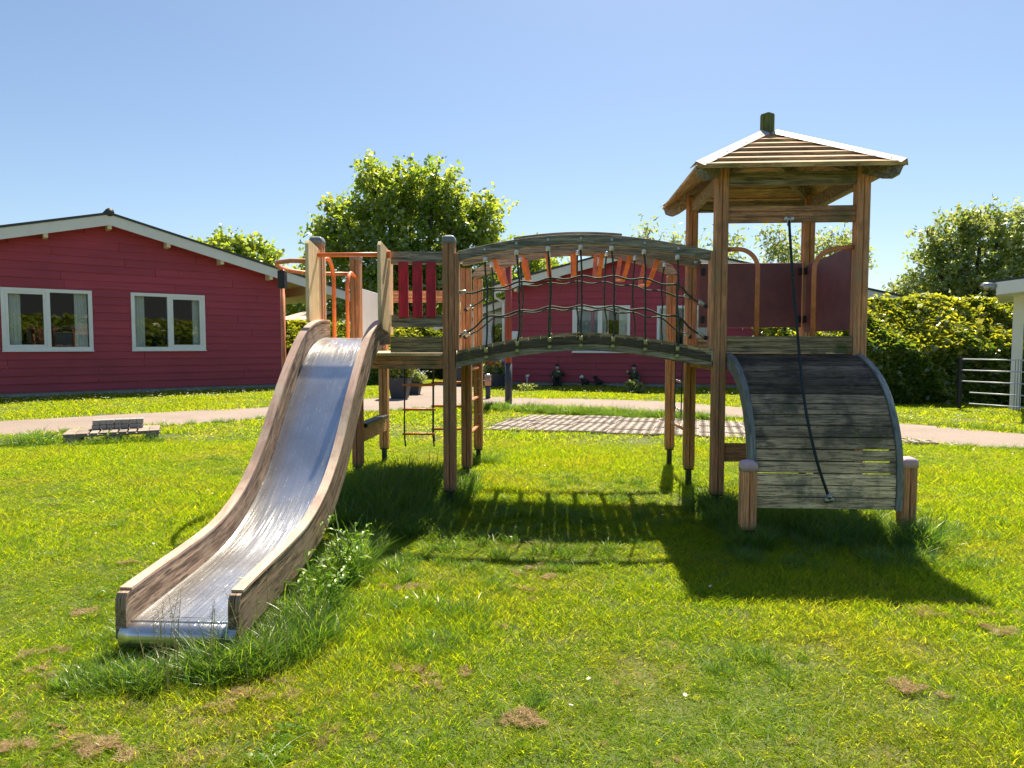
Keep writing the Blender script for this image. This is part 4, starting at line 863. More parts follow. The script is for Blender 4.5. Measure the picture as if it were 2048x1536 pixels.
# ================================================================ HANGING LADDERS AND TRAPEZE
def rope_ladder(label, xs_, Y, ys_, ztop):
    L = empty('rope_ladder', (xs_[0], Y, 0)); tag(L, label, 'rope ladder', 'rope ladders under the slide tower')
    a = [atY(xs_[0], y, Y) for y in ys_]; c = [atY(xs_[1], y, Y) for y in ys_]
    for P in (a, c): rope('rope', [(P[0].x+.0, Y, ztop)]+[tuple(q) for q in P]+[(P[-1].x+.012, Y, P[-1].z-.13)], .008, parent=L)
    for k in range(len(a)):
        b = MB(); d = (c[k]-a[k]).normalized(); b.tube([a[k]-d*.02, c[k]+d*.02], .0125, 8); b.build('rung', M['orangeworn'], L, smooth=True)
    return L
rope_ladder('rope ladder with reddish rungs hanging under the slide tower, beside the middle front post', (809, 866), 6.88, (770, 819, 868), 1.17)
rope_ladder('rope ladder under the slide tower hanging partly behind the middle front post', (867, 925), 7.06, (765, 812, 858), 1.17)
T = empty('trapeze', (1.22, 6.5, .5)); tag(T, 'trapeze bar on two dark ropes hanging beneath the right end of the bridge', 'trapeze')
ta, tb_ = atY(1349, 838, 6.75), atY(1362, 845, 6.45)
for e, yt in ((ta, 6.75), (tb_, 6.45)):
    rope('rope', [(e.x, e.y, 1.86), (e.x+.004, e.y, 1.4), (e.x, e.y, e.z+.06)], .006, parent=T)
    q = MB(); q.lathe((e.x, e.y, e.z+.02), [(.008, 0), (.01, .005), (.01, .045), (.007, .05)], 8); q.tube([(e.x-.018, e.y, e.z-.04), (e.x, e.y, e.z+.02), (e.x+.018, e.y, e.z-.04), (e.x-.018, e.y, e.z-.04)], .004, 6); q.build('shackle', M['steel'], T)
d = (tb_-ta); d.z = 0; M['barpink'] = plain('worn_wooden_bar', (.5, .28, .18), .6)
b = MB(); b.tube([ta-d*.3-_Z*.045, tb_+d*.35-_Z*.045], .017, 10); b.build('bar', M['barpink'], T, smooth=True)
for z, px in ((.86, 757), (.62, 812)):
    p0 = atY(1345, px, 6.98); q = MB()
    for k in range(5): c = p0.lerp(Vector((ta.x+.06, 6.6, p0.z-.03)), k/5); q.tube([c+Vector((.012*math.cos(a_), .0, .008*math.sin(a_))) for a_ in [k2*math.pi/4 for k2 in range(9)]], .0035, 5)
    q.build('chain', M['steel'], T, smooth=True)

# ================================================================ SMALL THINGS
# lamp post
lp = atZ(1017, 808); LPo = empty('lamp_post', lp); tag(LPo, 'red lamp post with a dark grey foot standing beside the path', 'lamp post')
zs1 = 1.25+(690-727)/FPX*lp.y*1.0
b = MB(); b.tube([(lp.x, lp.y, 0), (lp.x, lp.y, .86)], .076, 16); b.build('base', M['planter'], LPo, smooth=True)
M['lampred'] = plain('red_lamp_paint', (.38, .055, .04), .5, var=.15)
b = MB(); b.tube([(lp.x, lp.y, .862), (lp.x, lp.y, 3.16)], .071, 16); b.build('pole', M['lampred'], LPo, smooth=True)
b = MB(); b.lathe((lp.x, lp.y, 3.16), [(.03, 0), (.035, .12), (.20, .13), (.19, .16), (.05, .22)], 20); b.build('lamp_head', M['steel'], LPo, smooth=True)
b = MB(); w_ = atY(1032, 675, lp.y+3); b.box((w_.x-.14, w_.y, w_.z-.17), (w_.x+.1, w_.y+.1, w_.z+.15))
mb_ = b.build('meter_box', M['white'], bevel=.03); 
q0 = MP0+MU*s_of(onwall(1032, 672, MP0, MU), MP0, MU)+nM*.09; tag(mb_, 'small white box on the far bungalow wall near its left corner', 'meter box'); mb_.location = Vector((q0.x-w_.x, q0.y-w_.y-.05, onwall(1032, 672, MP0, MU).z-w_.z))
# pallet with pavers
pa, pb = atZ(125, 895), atZ(322, 884); pu = (pb-pa).normalized(); pn = Vector((-pu.y, pu.x, 0)); LW = (pb-pa).length
PT = empty('pallet', pa); tag(PT, 'old grey wooden pallet lying on the grass beside the path', 'pallet')
W4 = lambda s, o, z: pa+pu*s+pn*o+_Z*z
M['palletwood'] = wood('pallet_wood', (.42, .33, .27), (.30, .24, .2), 'Z', crack=.5, tonev=.25)
dep = .62
for o in (.04, dep/2, dep-.04):
    b = MB(); b.obox(W4(LW/2, o, .125), pu, pn, _Z, LW-.02, .09, .022); b.build('stringer_board', M['palletwood'], PT)
    for s in (.10, LW/2, LW-.10): b = MB(); b.obox(W4(s, o, .058), pu, pn, _Z, .14, .09, .11); b.build('block', M['palletwood'], PT, bevel=.004)
n_ = 9; ws = [.13, .13]+[.085]*5+[.12, .12]; gp = (LW-sum(ws))/7.2; s = 0
for i, w_ in enumerate(ws):
    b = MB(); b.obox(W4(s+w_/2, dep/2, .148), pu, pn, _Z, w_*.98, dep, .02); b.build('deck_board', M['palletwood'], PT, bevel=.003); s += w_+(.004 if i in (0, 7) else gp)
for row in range(2):
    for k in range(7):
        s_ = LW*.30+k*.083; b = MB(); zz = .16+row*.062
        b.obox(W4(s_+random.uniform(-.003, .003)+row*.004, dep*.72+random.uniform(-.006, .006), zz+.03), pu, pn, _Z, .079, .20, .058)
        o = b.build('paving_brick', M['concrete'], bevel=.004, origin=W4(s_, dep*.72, zz)); tag(o, '%s grey brick from the left in the %s row stacked on the pallet' % (('first', 'second', 'third', 'fourth', 'fifth', 'sixth', 'seventh')[k], 'upper' if row else 'bottom'), 'brick', 'grey bricks stacked on the pallet')
# planters and plants
def pot(name, label, p_, r0, r1, h, square=True, n=4):
    t = empty(name, p_); tag(t, label, 'planter'); b = MB(); k = 4 if square else 16
    b.lathe(p_, [(r0, 0), (r1, h), (r1*1.06, h), (r1*1.06, h-.03), (r1*.93, h-.02), (r1*.9, h-.05)], k); b.build('pot', M['planter'], t); return t
def bush(name, label, c, r, n, size, mat, cat='bush', sc=(1, 1, 1), extra=None):
    t = empty(name, (c[0], c[1], 0)); tag(t, label, cat); d = RNG.normal(size=(n, 3)); d /= np.linalg.norm(d, axis=1)[:, None]
    P = np.array(c)+d*(r*RNG.uniform(.55, 1.03, (n, 1)))*np.array(sc)*(1+.12*np.sin(7*d[:, :1]+5*d[:, 1:2])); P = P[P[:, 2] > .01]
    leaves_mesh('foliage', P, size, mat, t, origin=(c[0], c[1], 0)); b = MB(); b.tube([(c[0], c[1], 0 if c[2]-r < .3 else c[2]-r-.25), (c[0], c[1], c[2])], .025, 6); b.build('stem', M['bark'], t); return t
p1 = atZ(800, 797); pot('planter', 'large square grey planter beside the driveway', p1, .24, .34, .50)
bush('box_shrub', 'bright green clipped shrub growing in the large grey planter', (p1.x, p1.y, .80), .36, 3200, .06, M['hedge'], 'shrub', (.9, .9, 1.15))
p2 = atZ(827, 789); pot('planter', 'smaller square grey planter with white flowers beside the driveway', p2, .20, .28, .30)
bush('flowering_plant', 'low white-flowering plant in the smaller grey planter', (p2.x, p2.y, .42), .25, 900, .05, M['leafdark'], 'plant', (1.2, 1, .7))
o = leaves_mesh('white_blossom', np.array([p2.x, p2.y, .5])+RNG.normal(size=(220, 3))*np.array([.16, .12, .07]), .04, M['petal']); tag(o, 'white blossom on the plant in the smaller planter', 'blossom')
p3 = atZ(992, 775); pot('planter', 'dark planter overflowing with colourful flowers beside the white extension', p3, .28, .34, .42, False)
bush('flowering_plant', 'bushy flowering plant in the dark planter by the white door', (p3.x, p3.y, .55), .32, 1500, .06, M['leafdark'], 'plant', (1.2, 1, .7))
M['violet'] = plain('violet_petals', (.25, .10, .45), .6); M['redpetal'] = plain('orange_petals', (.7, .15, .05), .6); M['yellowpetal'] = plain('yellow_petals', (.75, .55, .05), .6)
for mt, dx, lab in (('violet', .12, 'violet flowers over the dark planter'), ('redpetal', -.08, 'orange flowers over the dark planter'), ('yellowpetal', .0, 'yellow flowers over the dark planter')):
    o = leaves_mesh('flowers', np.array([p3.x+dx, p3.y-.15, .72])+RNG.normal(size=(60, 3))*np.array([.09, .08, .05]), .06, M[mt]); tag(o, lab, 'flowers')
p4 = atZ(921, 772); pot('planter', 'tall dark planter half hidden behind the middle posts', p4, .18, .24, .55, False)
bush('climbing_plant', 'leafy bright green plant beside the far bungalow extension', (p4.x+.45, p4.y+.2, .62), .42, 2600, .07, M['hedge'], 'plant', (.8, .8, 1.5))
bush('low_shrub', 'low dark green shrub against the far bungalow wall, by the lamp post', (atZ(1060, 782).x, atZ(1060, 782).y, -.02), .30, 1500, .045, M['leafdark'], 'shrub', (1.2, .9, .8))
bush('low_shrub', 'small round green shrub in front of the right-hand statue', (atZ(1268, 787).x, atZ(1268, 787).y, .12), .22, 1700, .045, M['leafdark'], 'shrub', (1.2, .9, 1.0))
# bollard light
bl = atZ(976, 797); t = empty('bollard_light', bl); tag(t, 'short wooden bollard light beside the path near the white door', 'bollard light')
b = MB(); b.tube([bl, bl+_Z*.30], .06, 12); b.build('post', M['planter'], t, smooth=True); b = MB(); b.tube([bl+_Z*.302, bl+_Z*.52], .075, 12); b.build('collar', M['barpink'], t, smooth=True)
b = MB(); b.lathe(bl+_Z*.523, [(.09, 0), (.09, .02), (.03, .06)], 14); b.build('cap', M['steel'], t, smooth=True)
# statues
M['skin'] = plain('painted_plaster_skin', (.62, .50, .44), .7); M['jacket'] = plain('olive_painted_jacket', (.06, .075, .03), .7, var=.3); M['black'] = plain('black_paint', (.012, .012, .014), .6); M['stone'] = M['concrete']
def statue(label, px, py, fat, arm):
    p_ = atZ(px, py); p_ = MP0+MU*s_of(onwall(px, py-20, MP0, MU), MP0, MU)+nM*.30; t = empty('garden_statue', p_); tag(t, label, 'statue', 'seated garden statues by the far bungalow')
    c = p_+_Z*.0; H = .0; k = fat
    b = MB()
    for sg in (-1, 1): b.tube([c+Vector((sg*.07, .05, .27)), c+Vector((sg*.09, -.14, .28)), c+Vector((sg*.10, -.17, .05)), c+Vector((sg*.11, -.24, .03))], [.055*k, .05, .036, .03], 8)
    b.box((c.x-.14, c.y-.02, 0), (c.x+.14, c.y+.12, .24)); b.build('trousers', M['black'], t, smooth=False)
    b = MB(); b.lathe(c+_Z*.25, [(.09*k, 0), (.115*k, .05), (.11*k, .14), (.10*k, .22), (.045, .27)], 12)
    b.tube([c+Vector((-.10*k, 0, .45)), c+Vector((-.17*k, -.03, .34)), c+Vector((-.13, -.10, .27))] if arm != 'L' else [c+Vector((-.10*k, 0, .45)), c+Vector((-.18*k, -.05, .40)), c+Vector((-.20, -.12, .44))], [.04, .035, .028], 8)
    b.tube([c+Vector((.10*k, 0, .45)), c+Vector((.18*k, -.05, .36)), c+Vector((.05, -.13, .43))] if arm != 'L' else [c+Vector((.10*k, 0, .45)), c+Vector((.17*k, -.03, .34)), c+Vector((.12, -.11, .28))], [.04, .035, .028], 8); b.build('jacket', M['jacket'], t, smooth=True)
    b = MB(); b.ball(c+_Z*.575, .058, (1, 1, 1.15), 14); b.ball(c+Vector((0, -.058, .57)), .012); b.tube([c+_Z*.49, c+_Z*.54], .03, 8)
    hs = [(.05, -.14, .44), (-.13, -.11, .27)] if arm != 'L' else [(-.20, -.13, .46), (.12, -.12, .27)]
    for h in hs:
        hc = c+Vector(h); b.ball(hc, .026, (1, .7, 1.1))
        for f_ in range(4): b.tube([hc+Vector((-.015+.01*f_, -.005, .015)), hc+Vector((-.02+.013*f_, -.012, .048-.004*abs(f_-1)))], .006, 5)
        b.tube([hc+Vector((.018, -.004, 0)), hc+Vector((.035, -.012, .022))], .006, 5)
    b.box((c.x-.018, c.y-.125*k, .44), (c.x+.018, c.y-.10, .50)); b.build('head', M['skin'], t, smooth=True)
    b = MB(); b.lathe(c+_Z*.615, [(.088, 0), (.088, .008), (.060, .01), (.056, .045), (.03, .068)], 16); b.build('hat', M['black'], t, smooth=True)
statue('seated statue of a stout man in green jacket, hand at his tie', 1118, 771, 1.15, 'R')
statue('seated statue of a slim man in green jacket, one hand raised', 1269, 773, .95, 'L')
def dogstat(label, px, col, col2, sg):
    p_ = MP0+MU*s_of(onwall(px, 760, MP0, MU), MP0, MU)+nM*.28; t = empty('dog_statue', p_); tag(t, label, 'dog statue'); c = p_
    b = MB(); b.tube([c+Vector((.12*sg, 0, .09)), c+Vector((.02*sg, 0, .15)), c+Vector((-.06*sg, 0, .22)), c+Vector((-.08*sg, 0, .28))], [.085, .08, .055, .045], 10)
    for dx in (-.07, -.04, .10): b.tube([c+Vector((dx*sg, -.03, .16)), c+Vector((dx*sg, -.04, .01))], [.028, .02], 7)
    b.tube([c+Vector((.18*sg, 0, .06)), c+Vector((.28*sg, -.01, .03))], [.02, .01], 6); b.build('body', M[col], t, smooth=True)
    b = MB(); b.ball(c+Vector((-.085*sg, -.01, .30)), .052); b.ball(c+Vector((-.135*sg, -.02, .285)), .026, (1.3, 1, .9)); b.ball(c+Vector((-.06*sg, -.05, .285)), .022, (.7, .5, 1.6)); b.build('head', M[col2], t, smooth=True)
dogstat('small black and white dog statue between the two seated statues', 1172, 'black', 'petal', 1); dogstat('all black dog statue between the two seated statues', 1199, 'black', 'black', 1)
bs = MP0+MU*s_of(onwall(1060, 762, MP0, MU), MP0, MU)+nM*.4
b = MB(); b.ball(bs+_Z*.30, .05); b.tube([bs+_Z*.0, bs+_Z*.3], .02, 6); b.ball(bs+Vector((.05, 0, .33)), .03); o = b.build('bird_ornament', M['petal'], smooth=True, origin=bs); tag(o, 'small white bird ornament above the low shrub by the lamp post', 'ornament')
# things behind the camera (mirrored in the window panes)
hedge('street_hedge', 'long hedge behind the viewer, mirrored in the bungalow windows', (22, -3, 0), (-24, -16, 0), 1.6, 3.0, 9000, .3, M['leaf'])
hh = MB(); ha, hb = Vector((26, 0, 0)), Vector((8, -19, 0)); hu = (hb-ha).normalized(); hn = Vector((-hu.y, hu.x, 0)); hn = hn if hn.x > 0 else -hn
hh.obox((ha+hb)/2+hn*4+_Z*1.4, hu, hn, _Z, (hb-ha).length, 7, 2.8); o = hh.build('opposite_house', M['planter']); tag(o, 'long dark house behind the viewer, mirrored in the windows', 'house')
hh = MB(); c = [ha+_Z*2.8, hb+_Z*2.8, hb+hn*4+_Z*5.6, ha+hn*4+_Z*5.6, hb+hn*8+_Z*2.8, ha+hn*8+_Z*2.8]; hh.add(c, [(0, 1, 2, 3), (3, 2, 4, 5), (0, 3, 5), (1, 4, 2), (0, 5, 4, 1)]); hh.build('roof', M['tile'], o)

# ================================================================ GRASS
def blades(n, area, h0, h1, w, curve, seed, lean=.35, nseg=2):
    g_ = np.random.default_rng(seed); x = g_.uniform(-area/2, area/2, n); y = g_.uniform(-area/2, area/2, n)
    h = g_.uniform(h0, h1, n)*g_.uniform(.7, 1.1, n); a = g_.uniform(0, 2*np.pi, n); d = np.stack([np.cos(a), np.sin(a)], 1); f_ = g_.uniform(0, 2*np.pi, n); s = np.stack([np.cos(f_), np.sin(f_)], 1)
    ln = g_.uniform(.05, 1, n)*lean; cv = g_.uniform(.2, 1, n)*curve; ww = w*g_.uniform(.6, 1.3, n)
    V = []; lv = np.linspace(0, 1, nseg+1)
    for t in lv:
        off = d*(h*(ln*t+cv*t*t))[:, None]; z = h*(t-.35*cv*t*t); hw = ww*.5*(1-.55*t) if t < 1 else ww*0
        for sg in ((-1, 1) if t < 1 else (0,)):
            V.append(np.stack([x+off[:, 0]+sg*s[:, 0]*hw, y+off[:, 1]+sg*s[:, 1]*hw, z], 1))
    V = np.stack(V, 1); m = V.shape[1]; F = []
    base = np.arange(n)*m; faces = []
    for k in range(nseg-1): faces.append(np.stack([base+2*k, base+2*k+1, base+2*k+3, base+2*k+2], 1))
    tri = np.stack([base+m-3, base+m-2, base+m-1], 1); tone = np.repeat(g_.uniform(0, 1, n)**1.2, m)
    return V.reshape(-1, 3), faces, tri, tone
def mesh_np(name, V, quads, tri, tone, mat):
    me = bpy.data.meshes.new(name); q = np.concatenate(quads) if quads else np.zeros((0, 4), int)
    me.vertices.add(len(V)); me.vertices.foreach_set('co', V.astype(np.float32).reshape(-1)); nl = q.size+tri.size
    me.loops.add(nl); me.loops.foreach_set('vertex_index', np.concatenate([q.reshape(-1), tri.reshape(-1)]).astype(np.int32))
    me.polygons.add(len(q)+len(tri)); st = np.concatenate([np.arange(len(q))*4, q.size+np.arange(len(tri))*3]); me.polygons.foreach_set('loop_start', st.astype(np.int32))
    me.polygons.foreach_set('loop_total', np.concatenate([np.full(len(q), 4), np.full(len(tri), 3)]).astype(np.int32)); me.update()
    a = me.attributes.new('tone', 'FLOAT', 'POINT'); a.data.foreach_set('value', tone.astype(np.float32)); me.materials.append(mat); return me
def lib(name, items):
    c = bpy.data.collections.new(name)
    for i, me in enumerate(items):
        o = bpy.data.objects.new('%s_%02d' % (name, i), me); c.objects.link(o)
    return c
def scatter(name, coll, nvar, P, rot, scl, label=None, kind='stuff'):
    n = len(P); me = bpy.data.meshes.new(name); me.vertices.add(n); me.vertices.foreach_set('co', np.asarray(P, np.float32).reshape(-1))
    for nm, dt, arr in (('rot', 'FLOAT_VECTOR', rot), ('scl', 'FLOAT_VECTOR', scl)):
        a = me.attributes.new(nm, dt, 'POINT'); a.data.foreach_set('vector', np.asarray(arr, np.float32).reshape(-1))
    a = me.attributes.new('idx', 'INT', 'POINT'); a.data.foreach_set('value', RNG.integers(0, nvar, n).astype(np.int32))
    o = bpy.data.objects.new(name, me); COL.objects.link(o); o['kind'] = kind
    if label: o['label'] = label
    ng = bpy.data.node_groups.new(name, 'GeometryNodeTree'); ng.interface.new_socket('Geometry', in_out='INPUT', socket_type='NodeSocketGeometry'); ng.interface.new_socket('Geometry', in_out='OUTPUT', socket_type='NodeSocketGeometry')
    N_ = ng.nodes; L_ = ng.links; gi = N_.new('NodeGroupInput'); go = N_.new('NodeGroupOutput'); ip = N_.new('GeometryNodeInstanceOnPoints'); ci = N_.new('GeometryNodeCollectionInfo')
    ci.inputs['Collection'].default_value = coll; ci.inputs['Separate Children'].default_value = True; ci.inputs['Reset Children'].default_value = True
    def na(nm, dt): q = N_.new('GeometryNodeInputNamedAttribute'); q.data_type = dt; q.inputs['Name'].default_value = nm; return q.outputs['Attribute']
    ip.inputs['Pick Instance'].default_value = True
    L_.new(gi.outputs[0], ip.inputs['Points']); L_.new(ci.outputs[0], ip.inputs['Instance']); L_.new(na('idx', 'INT'), ip.inputs['Instance Index'])
    L_.new(na('rot', 'FLOAT_VECTOR'), ip.inputs['Rotation']); L_.new(na('scl', 'FLOAT_VECTOR'), ip.inputs['Scale']); L_.new(ip.outputs[0], go.inputs[0])
    md = o.modifiers.new('scatter', 'NODES'); md.node_group = ng; return o
# exclusion test
def houses_mask(X, Y):
    m = np.zeros(X.shape, bool)
    for P0_, u_, a, c in ((LP0, LU, -12, sL), (MP0, MU, -1.6, sR)):
        n_ = Vector((u_.y, -u_.x, 0)); dx, dy = X-P0_.x, Y-P0_.y; s_ = dx*u_.x+dy*u_.y; o_ = dx*n_.x+dy*n_.y; m |= (s_ > a) & (s_ < c) & (o_ < .05)
    return m
def paving_mask(X, Y):
    dx, dy = X-PO.x, Y-PO.y; s_ = dx*PU.x+dy*PU.y; o_ = dx*PV.x+dy*PV.y
    return (s_ > o_*.1+.04) & (s_ < PL) & (o_ > .05) & (o_ < PWD-.05) & ~((s_ > 4.4) & (o_ > 1.5-(s_-4.4)*.75))
def pallet_mask(X, Y):
    dx, dy = X-pa.x, Y-pa.y; s_ = dx*pu.x+dy*pu.y; o_ = dx*pn.x+dy*pn.y; return (s_ > -.02) & (s_ < LW+.02) & (o_ > 0) & (o_ < dep)
def free(X, Y, marg=0): return ~(inpoly(PATH, X, Y) | paving_mask(X, Y) | houses_mask(X, Y) | pallet_mask(X, Y))
def inview(X, Y, m=1.3):
    f_ = -X*math.sin(YAW)+Y*math.cos(YAW); r_ = X*math.cos(YAW)+Y*math.sin(YAW); return (np.abs(r_) < .78*f_+m) & (f_ > 1.2)
NV = 8
lawn_near = lib('lawn_near', [mesh_np('ln%d' % i, *blades(310, .22, .018, .058, .0034, .9, 100+i, .9), M['grass']) for i in range(NV)])
lawn_far = lib('lawn_far', [mesh_np('lf%d' % i, *blades(210, .5, .03, .075, .010, .9, 200+i, .9), M['grass']) for i in range(NV)])
def grid(x0, x1, y0, y1, st):
    X, Y = np.meshgrid(np.arange(x0, x1, st), np.arange(y0, y1, st)); X = X.ravel()+RNG.uniform(-st/2, st/2, X.size); Y = Y.ravel()+RNG.uniform(-st/2, st/2, Y.size); return X, Y
def lawn(name, coll, x0, x1, y0, y1, st, s0, s1, label):
    X, Y = grid(x0, x1, y0, y1, st); k = inview(X, Y) & free(X, Y); X, Y = X[k], Y[k]; n = len(X)
    rot = np.stack([RNG.normal(0, .05, n), RNG.normal(0, .05, n), RNG.uniform(0, 6.28, n)], 1); s = RNG.uniform(s0, s1, n)
    hgt = s*(.8+.45*(np.sin(X*1.7+1.3*np.sin(Y*1.1))*np.sin(Y*1.9+X*.6)))
    return scatter(name, coll, NV, np.stack([X, Y, np.zeros(n)], 1), rot, np.stack([s, s, np.clip(hgt, .45, 1.5)], 1), label)
lawn('grass', lawn_near, -4.5, 5, 1.4, 4.6, .115, .85, 1.15, 'short sunlit lawn in the foreground')
lawn('grass', lawn_near, -7, 8, 4.6, 8.6, .145, 1.1, 1.5, 'short sunlit lawn around the climbing frame')
lawn('grass', lawn_far, -13, 14, 8.6, 26, .33, .85, 1.25, 'lawn strips beside the path and bungalows')
# tall grass
tall = lib('tall_tuft', [mesh_np('tt%d' % i, *blades(70, .16, .12, .30, .006, .9, 300+i, .35, 4), M['tallgrass']) for i in range(NV)])
med = lib('medium_tuft', [mesh_np('mt%d' % i, *blades(80, .14, .06, .16, .0055, .9, 400+i, .5, 3), M['tallgrass']) for i in range(NV)])
TP = []
def zone(cx, cy, rx, ry, n, s0, s1, ang=0):
    a = RNG.uniform(0, 2*np.pi, n); r = np.sqrt(RNG.uniform(0, 1, n)); x = r*np.cos(a)*rx; y = r*np.sin(a)*ry; sc = RNG.uniform(s0, s1, n)*(1.15-.5*r**2)
    TP.append(np.stack([cx+x*math.cos(ang)-y*math.sin(ang), cy+x*math.sin(ang)+y*math.cos(ang), sc], 1))
zone(-1.25, 5.45, .62, .85, 260, .75, 1.25); zone(-1.35, 4.75, .55, .45, 120, .7, 1.1); zone(-.95, 4.6, .3, .4, 50, .5, .8)
zone(-1.13, 3.5, .11, .95, 110, .45, .85); zone(-1.22, 2.50, .18, .11, 46, .45, .72); zone(-1.12, 2.8, .20, .32, 55, .5, .85); zone(-1.80, 2.75, .08, .3, 16, .25, .4); zone(-1.55, 2.38, .30, .10, 30, .25, .42)
zone(1.72, 4.55, .62, .33, 130, .5, .85); zone(1.25, 4.75, .22, .45, 60, .6, .9); zone(1.22, 5.15, .22, .14, 26, .6, .95); zone(2.25, 4.3, .14, .16, 22, .6, .9); zone(1.2, 4.19, .12, .06, 16, .5, .8); zone(2.1, 5.2, .5, .3, 40, .4, .6)
zone(XB, Y1, .1, .1, 10, .4, .7); zone(XB, Y2, .12, .12, 12, .5, .8); zone(XC, Y2, .1, .1, 6, .3, .5); zone(XC-.1, Y3, .1, .1, 4, .2, .35); zone(XB, Y3, .2, .15, 16, .5, .8)
TPa = np.vstack(TP); TPa = TPa[~((TPa[:, 0] > -1.70) & (TPa[:, 0] < -1.28) & (TPa[:, 1] > 2.55) & (TPa[:, 1] < 4.2))]
n = len(TPa); o = scatter('tall_grass', tall, NV, np.stack([TPa[:, 0], TPa[:, 1], np.zeros(n)], 1), np.stack([RNG.normal(0, .08, n), RNG.normal(0, .08, n), RNG.uniform(0, 6.28, n)], 1), np.repeat(TPa[:, 2:3], 3, 1), 'long uncut grass around the feet of the climbing frame and slide')
TP = []
zone(.0, 5.0, 1.2, .5, 90, .4, .8); zone(-.3, 4.1, .9, .5, 70, .35, .7); zone(.6, 6.2, 1.4, .6, 60, .4, .7); zone(-1.25, 2.46, .22, .12, 40, .6, 1.0); zone(-1.6, 2.36, .3, .10, 40, .5, .8); zone(-.7, 3.3, .5, .8, 70, .4, .8); zone(1.7, 4.0, .9, .25, 60, .5, .9); zone(2.6, 4.8, .4, .6, 40, .4, .7); zone(-2.0, 3.6, .3, .8, 40, .4, .7)
for k in range(60): zone(random.uniform(-4, 4.5), random.uniform(2, 8.3), .16, .12, 5, .3, .6)
# along path edges / between path and paving
for t in np.linspace(0, 1, 46):
    a = Vector((-1.5, 13.6, 0)).lerp(Vector((3.2, 11.35, 0)), t); zone(a.x-.1, a.y-.35, .3, .3, 9, .8, 1.7)
for t in np.linspace(0, 1, 22): a = pa.lerp(pb, t)-pn*.04; zone(a.x, a.y, .06, .05, 3, .6, 1.1)
zone(pa.x-.5, pa.y+.25, .5, .35, 50, .8, 1.5)
for (a, c) in (((-9, 10.5), (-5.72, 13.25)), ((-7.6, 8.9), (-4.8, 11.1)), ((-4.8, 11.1), (-1.6, 13.6)), ((4.9, 8.6), (6.8, 8.0)), ((3.9, 13.9), (6.6, 10.1))):
    for t in np.linspace(0, 1, 26): zone(a[0]+(c[0]-a[0])*t, a[1]+(c[1]-a[1])*t, .1, .1, 3, .5, .9)
TPa = np.vstack(TP); TPa = TPa[free(TPa[:, 0], TPa[:, 1])]; TPa = TPa[~((TPa[:, 0] > -1.70) & (TPa[:, 0] < -1.28) & (TPa[:, 1] > 2.55) & (TPa[:, 1] < 4.2))]; n = len(TPa)
scatter('grass_tufts', med, NV, np.stack([TPa[:, 0], TPa[:, 1], np.zeros(n)], 1), np.stack([RNG.normal(0, .1, n), RNG.normal(0, .1, n), RNG.uniform(0, 6.28, n)], 1), np.repeat(TPa[:, 2:3], 3, 1), 'longer grass tufts on the lawn and along the path edge')
# dry thatch lumps
th = lib('thatch', [mesh_np('th%d' % i, *blades(260, .12, .006, .028, .004, 1.5, 500+i, 2.2), M['dry']) for i in range(4)])
spots = [(1085, 1140, 1.2), (1095, 1158, .9), (1040, 1152, .7), (1062, 1182, .9), (1060, 1205, .6), (1840, 1228, 1.1), (1855, 1235, .9), (1895, 1207, 1.1), (1930, 1229, .8), (1965, 1229, .8), (1975, 1258, 1.0), (2005, 1270, 1.1), (1815, 1383, 1.1), (1805, 1375, .8), (1055, 1440, 1.1), (1040, 1447, 1.0), (845, 1350, 1), (870, 1377, .7), (800, 1345, .7), (935, 1350, .7), (480, 1405, 1.5), (510, 1395, 1.3), (540, 1368, 1.1), (90, 1345, 1.1), (40, 1320, .9), (120, 1310, .9), (240, 1495, 1.2), (205, 1508, .9), (30, 1500, 1.0), (155, 1500, 1.3), (785, 1000, 1.3), (110, 1014, .9), (1070, 1090, .7), (20, 885, 2.5), (5, 890, 2.5), (890, 1285, .6), (1005, 1258, .5), (820, 1180, 1.2), (255, 1130, .8), (170, 1235, 1.2)]
PP = []
for x, y, s in spots:
    q = atZ(x, y)
    for k in range(6): PP.append((q.x+random.gauss(0, .035*s), q.y+random.gauss(0, .022*s), .016, s*random.uniform(.2, .42)))
for k in range(260): PP.append((random.uniform(-3.5, 3), random.uniform(1.7, 4.5), .0, random.uniform(.2, .45)))
for k in range(260): PP.append((random.uniform(-2.6, -.6), random.uniform(1.5, 2.4), .0, random.uniform(.3, .55)))
PP = np.array(PP); n = len(PP)
scatter('dead_grass', th, 4, PP[:, :3], np.stack([RNG.normal(0, .2, n), RNG.normal(0, .2, n), RNG.uniform(0, 6.28, n)], 1), np.repeat(PP[:, 3:4], 3, 1), 'brown clumps of dry raked moss lying on the lawn')
# daisies
dm = MB()
for k in range(8): a_ = k*math.pi/4; dm.add([(0, 0, .05), (.006*math.cos(a_-.3), .006*math.sin(a_-.3), .051), (.012*math.cos(a_), .012*math.sin(a_), .053), (.006*math.cos(a_+.3), .006*math.sin(a_+.3), .051)], [(0, 1, 2, 3)])
dme = bpy.data.meshes.new('daisy'); dme.from_pydata(dm.v, [], dm.f); dme.materials.append(M['petal']); dc = lib('daisy_head', [dme])
PP = []
for k in range(520): t = random.random(); q = LP0.lerp(LP1, t*1.1)+nL*random.uniform(.2, 3.2); PP.append((q.x, q.y, 1.6))
for k in range(260): t = random.random(); q = MP0.lerp(MP1, t*1.2)+nM*random.uniform(.3, 3.6); PP.append((q.x, q.y, 1.7))
for k in range(160): PP.append((random.uniform(-5, -1), random.uniform(9.5, 11.5), 1.2))
for k in range(150): PP.append((random.uniform(4.5, 10), random.uniform(7, 13), 1.3))
for k in range(70): PP.append((random.uniform(-4, 5), random.uniform(2.2, 8), .9))
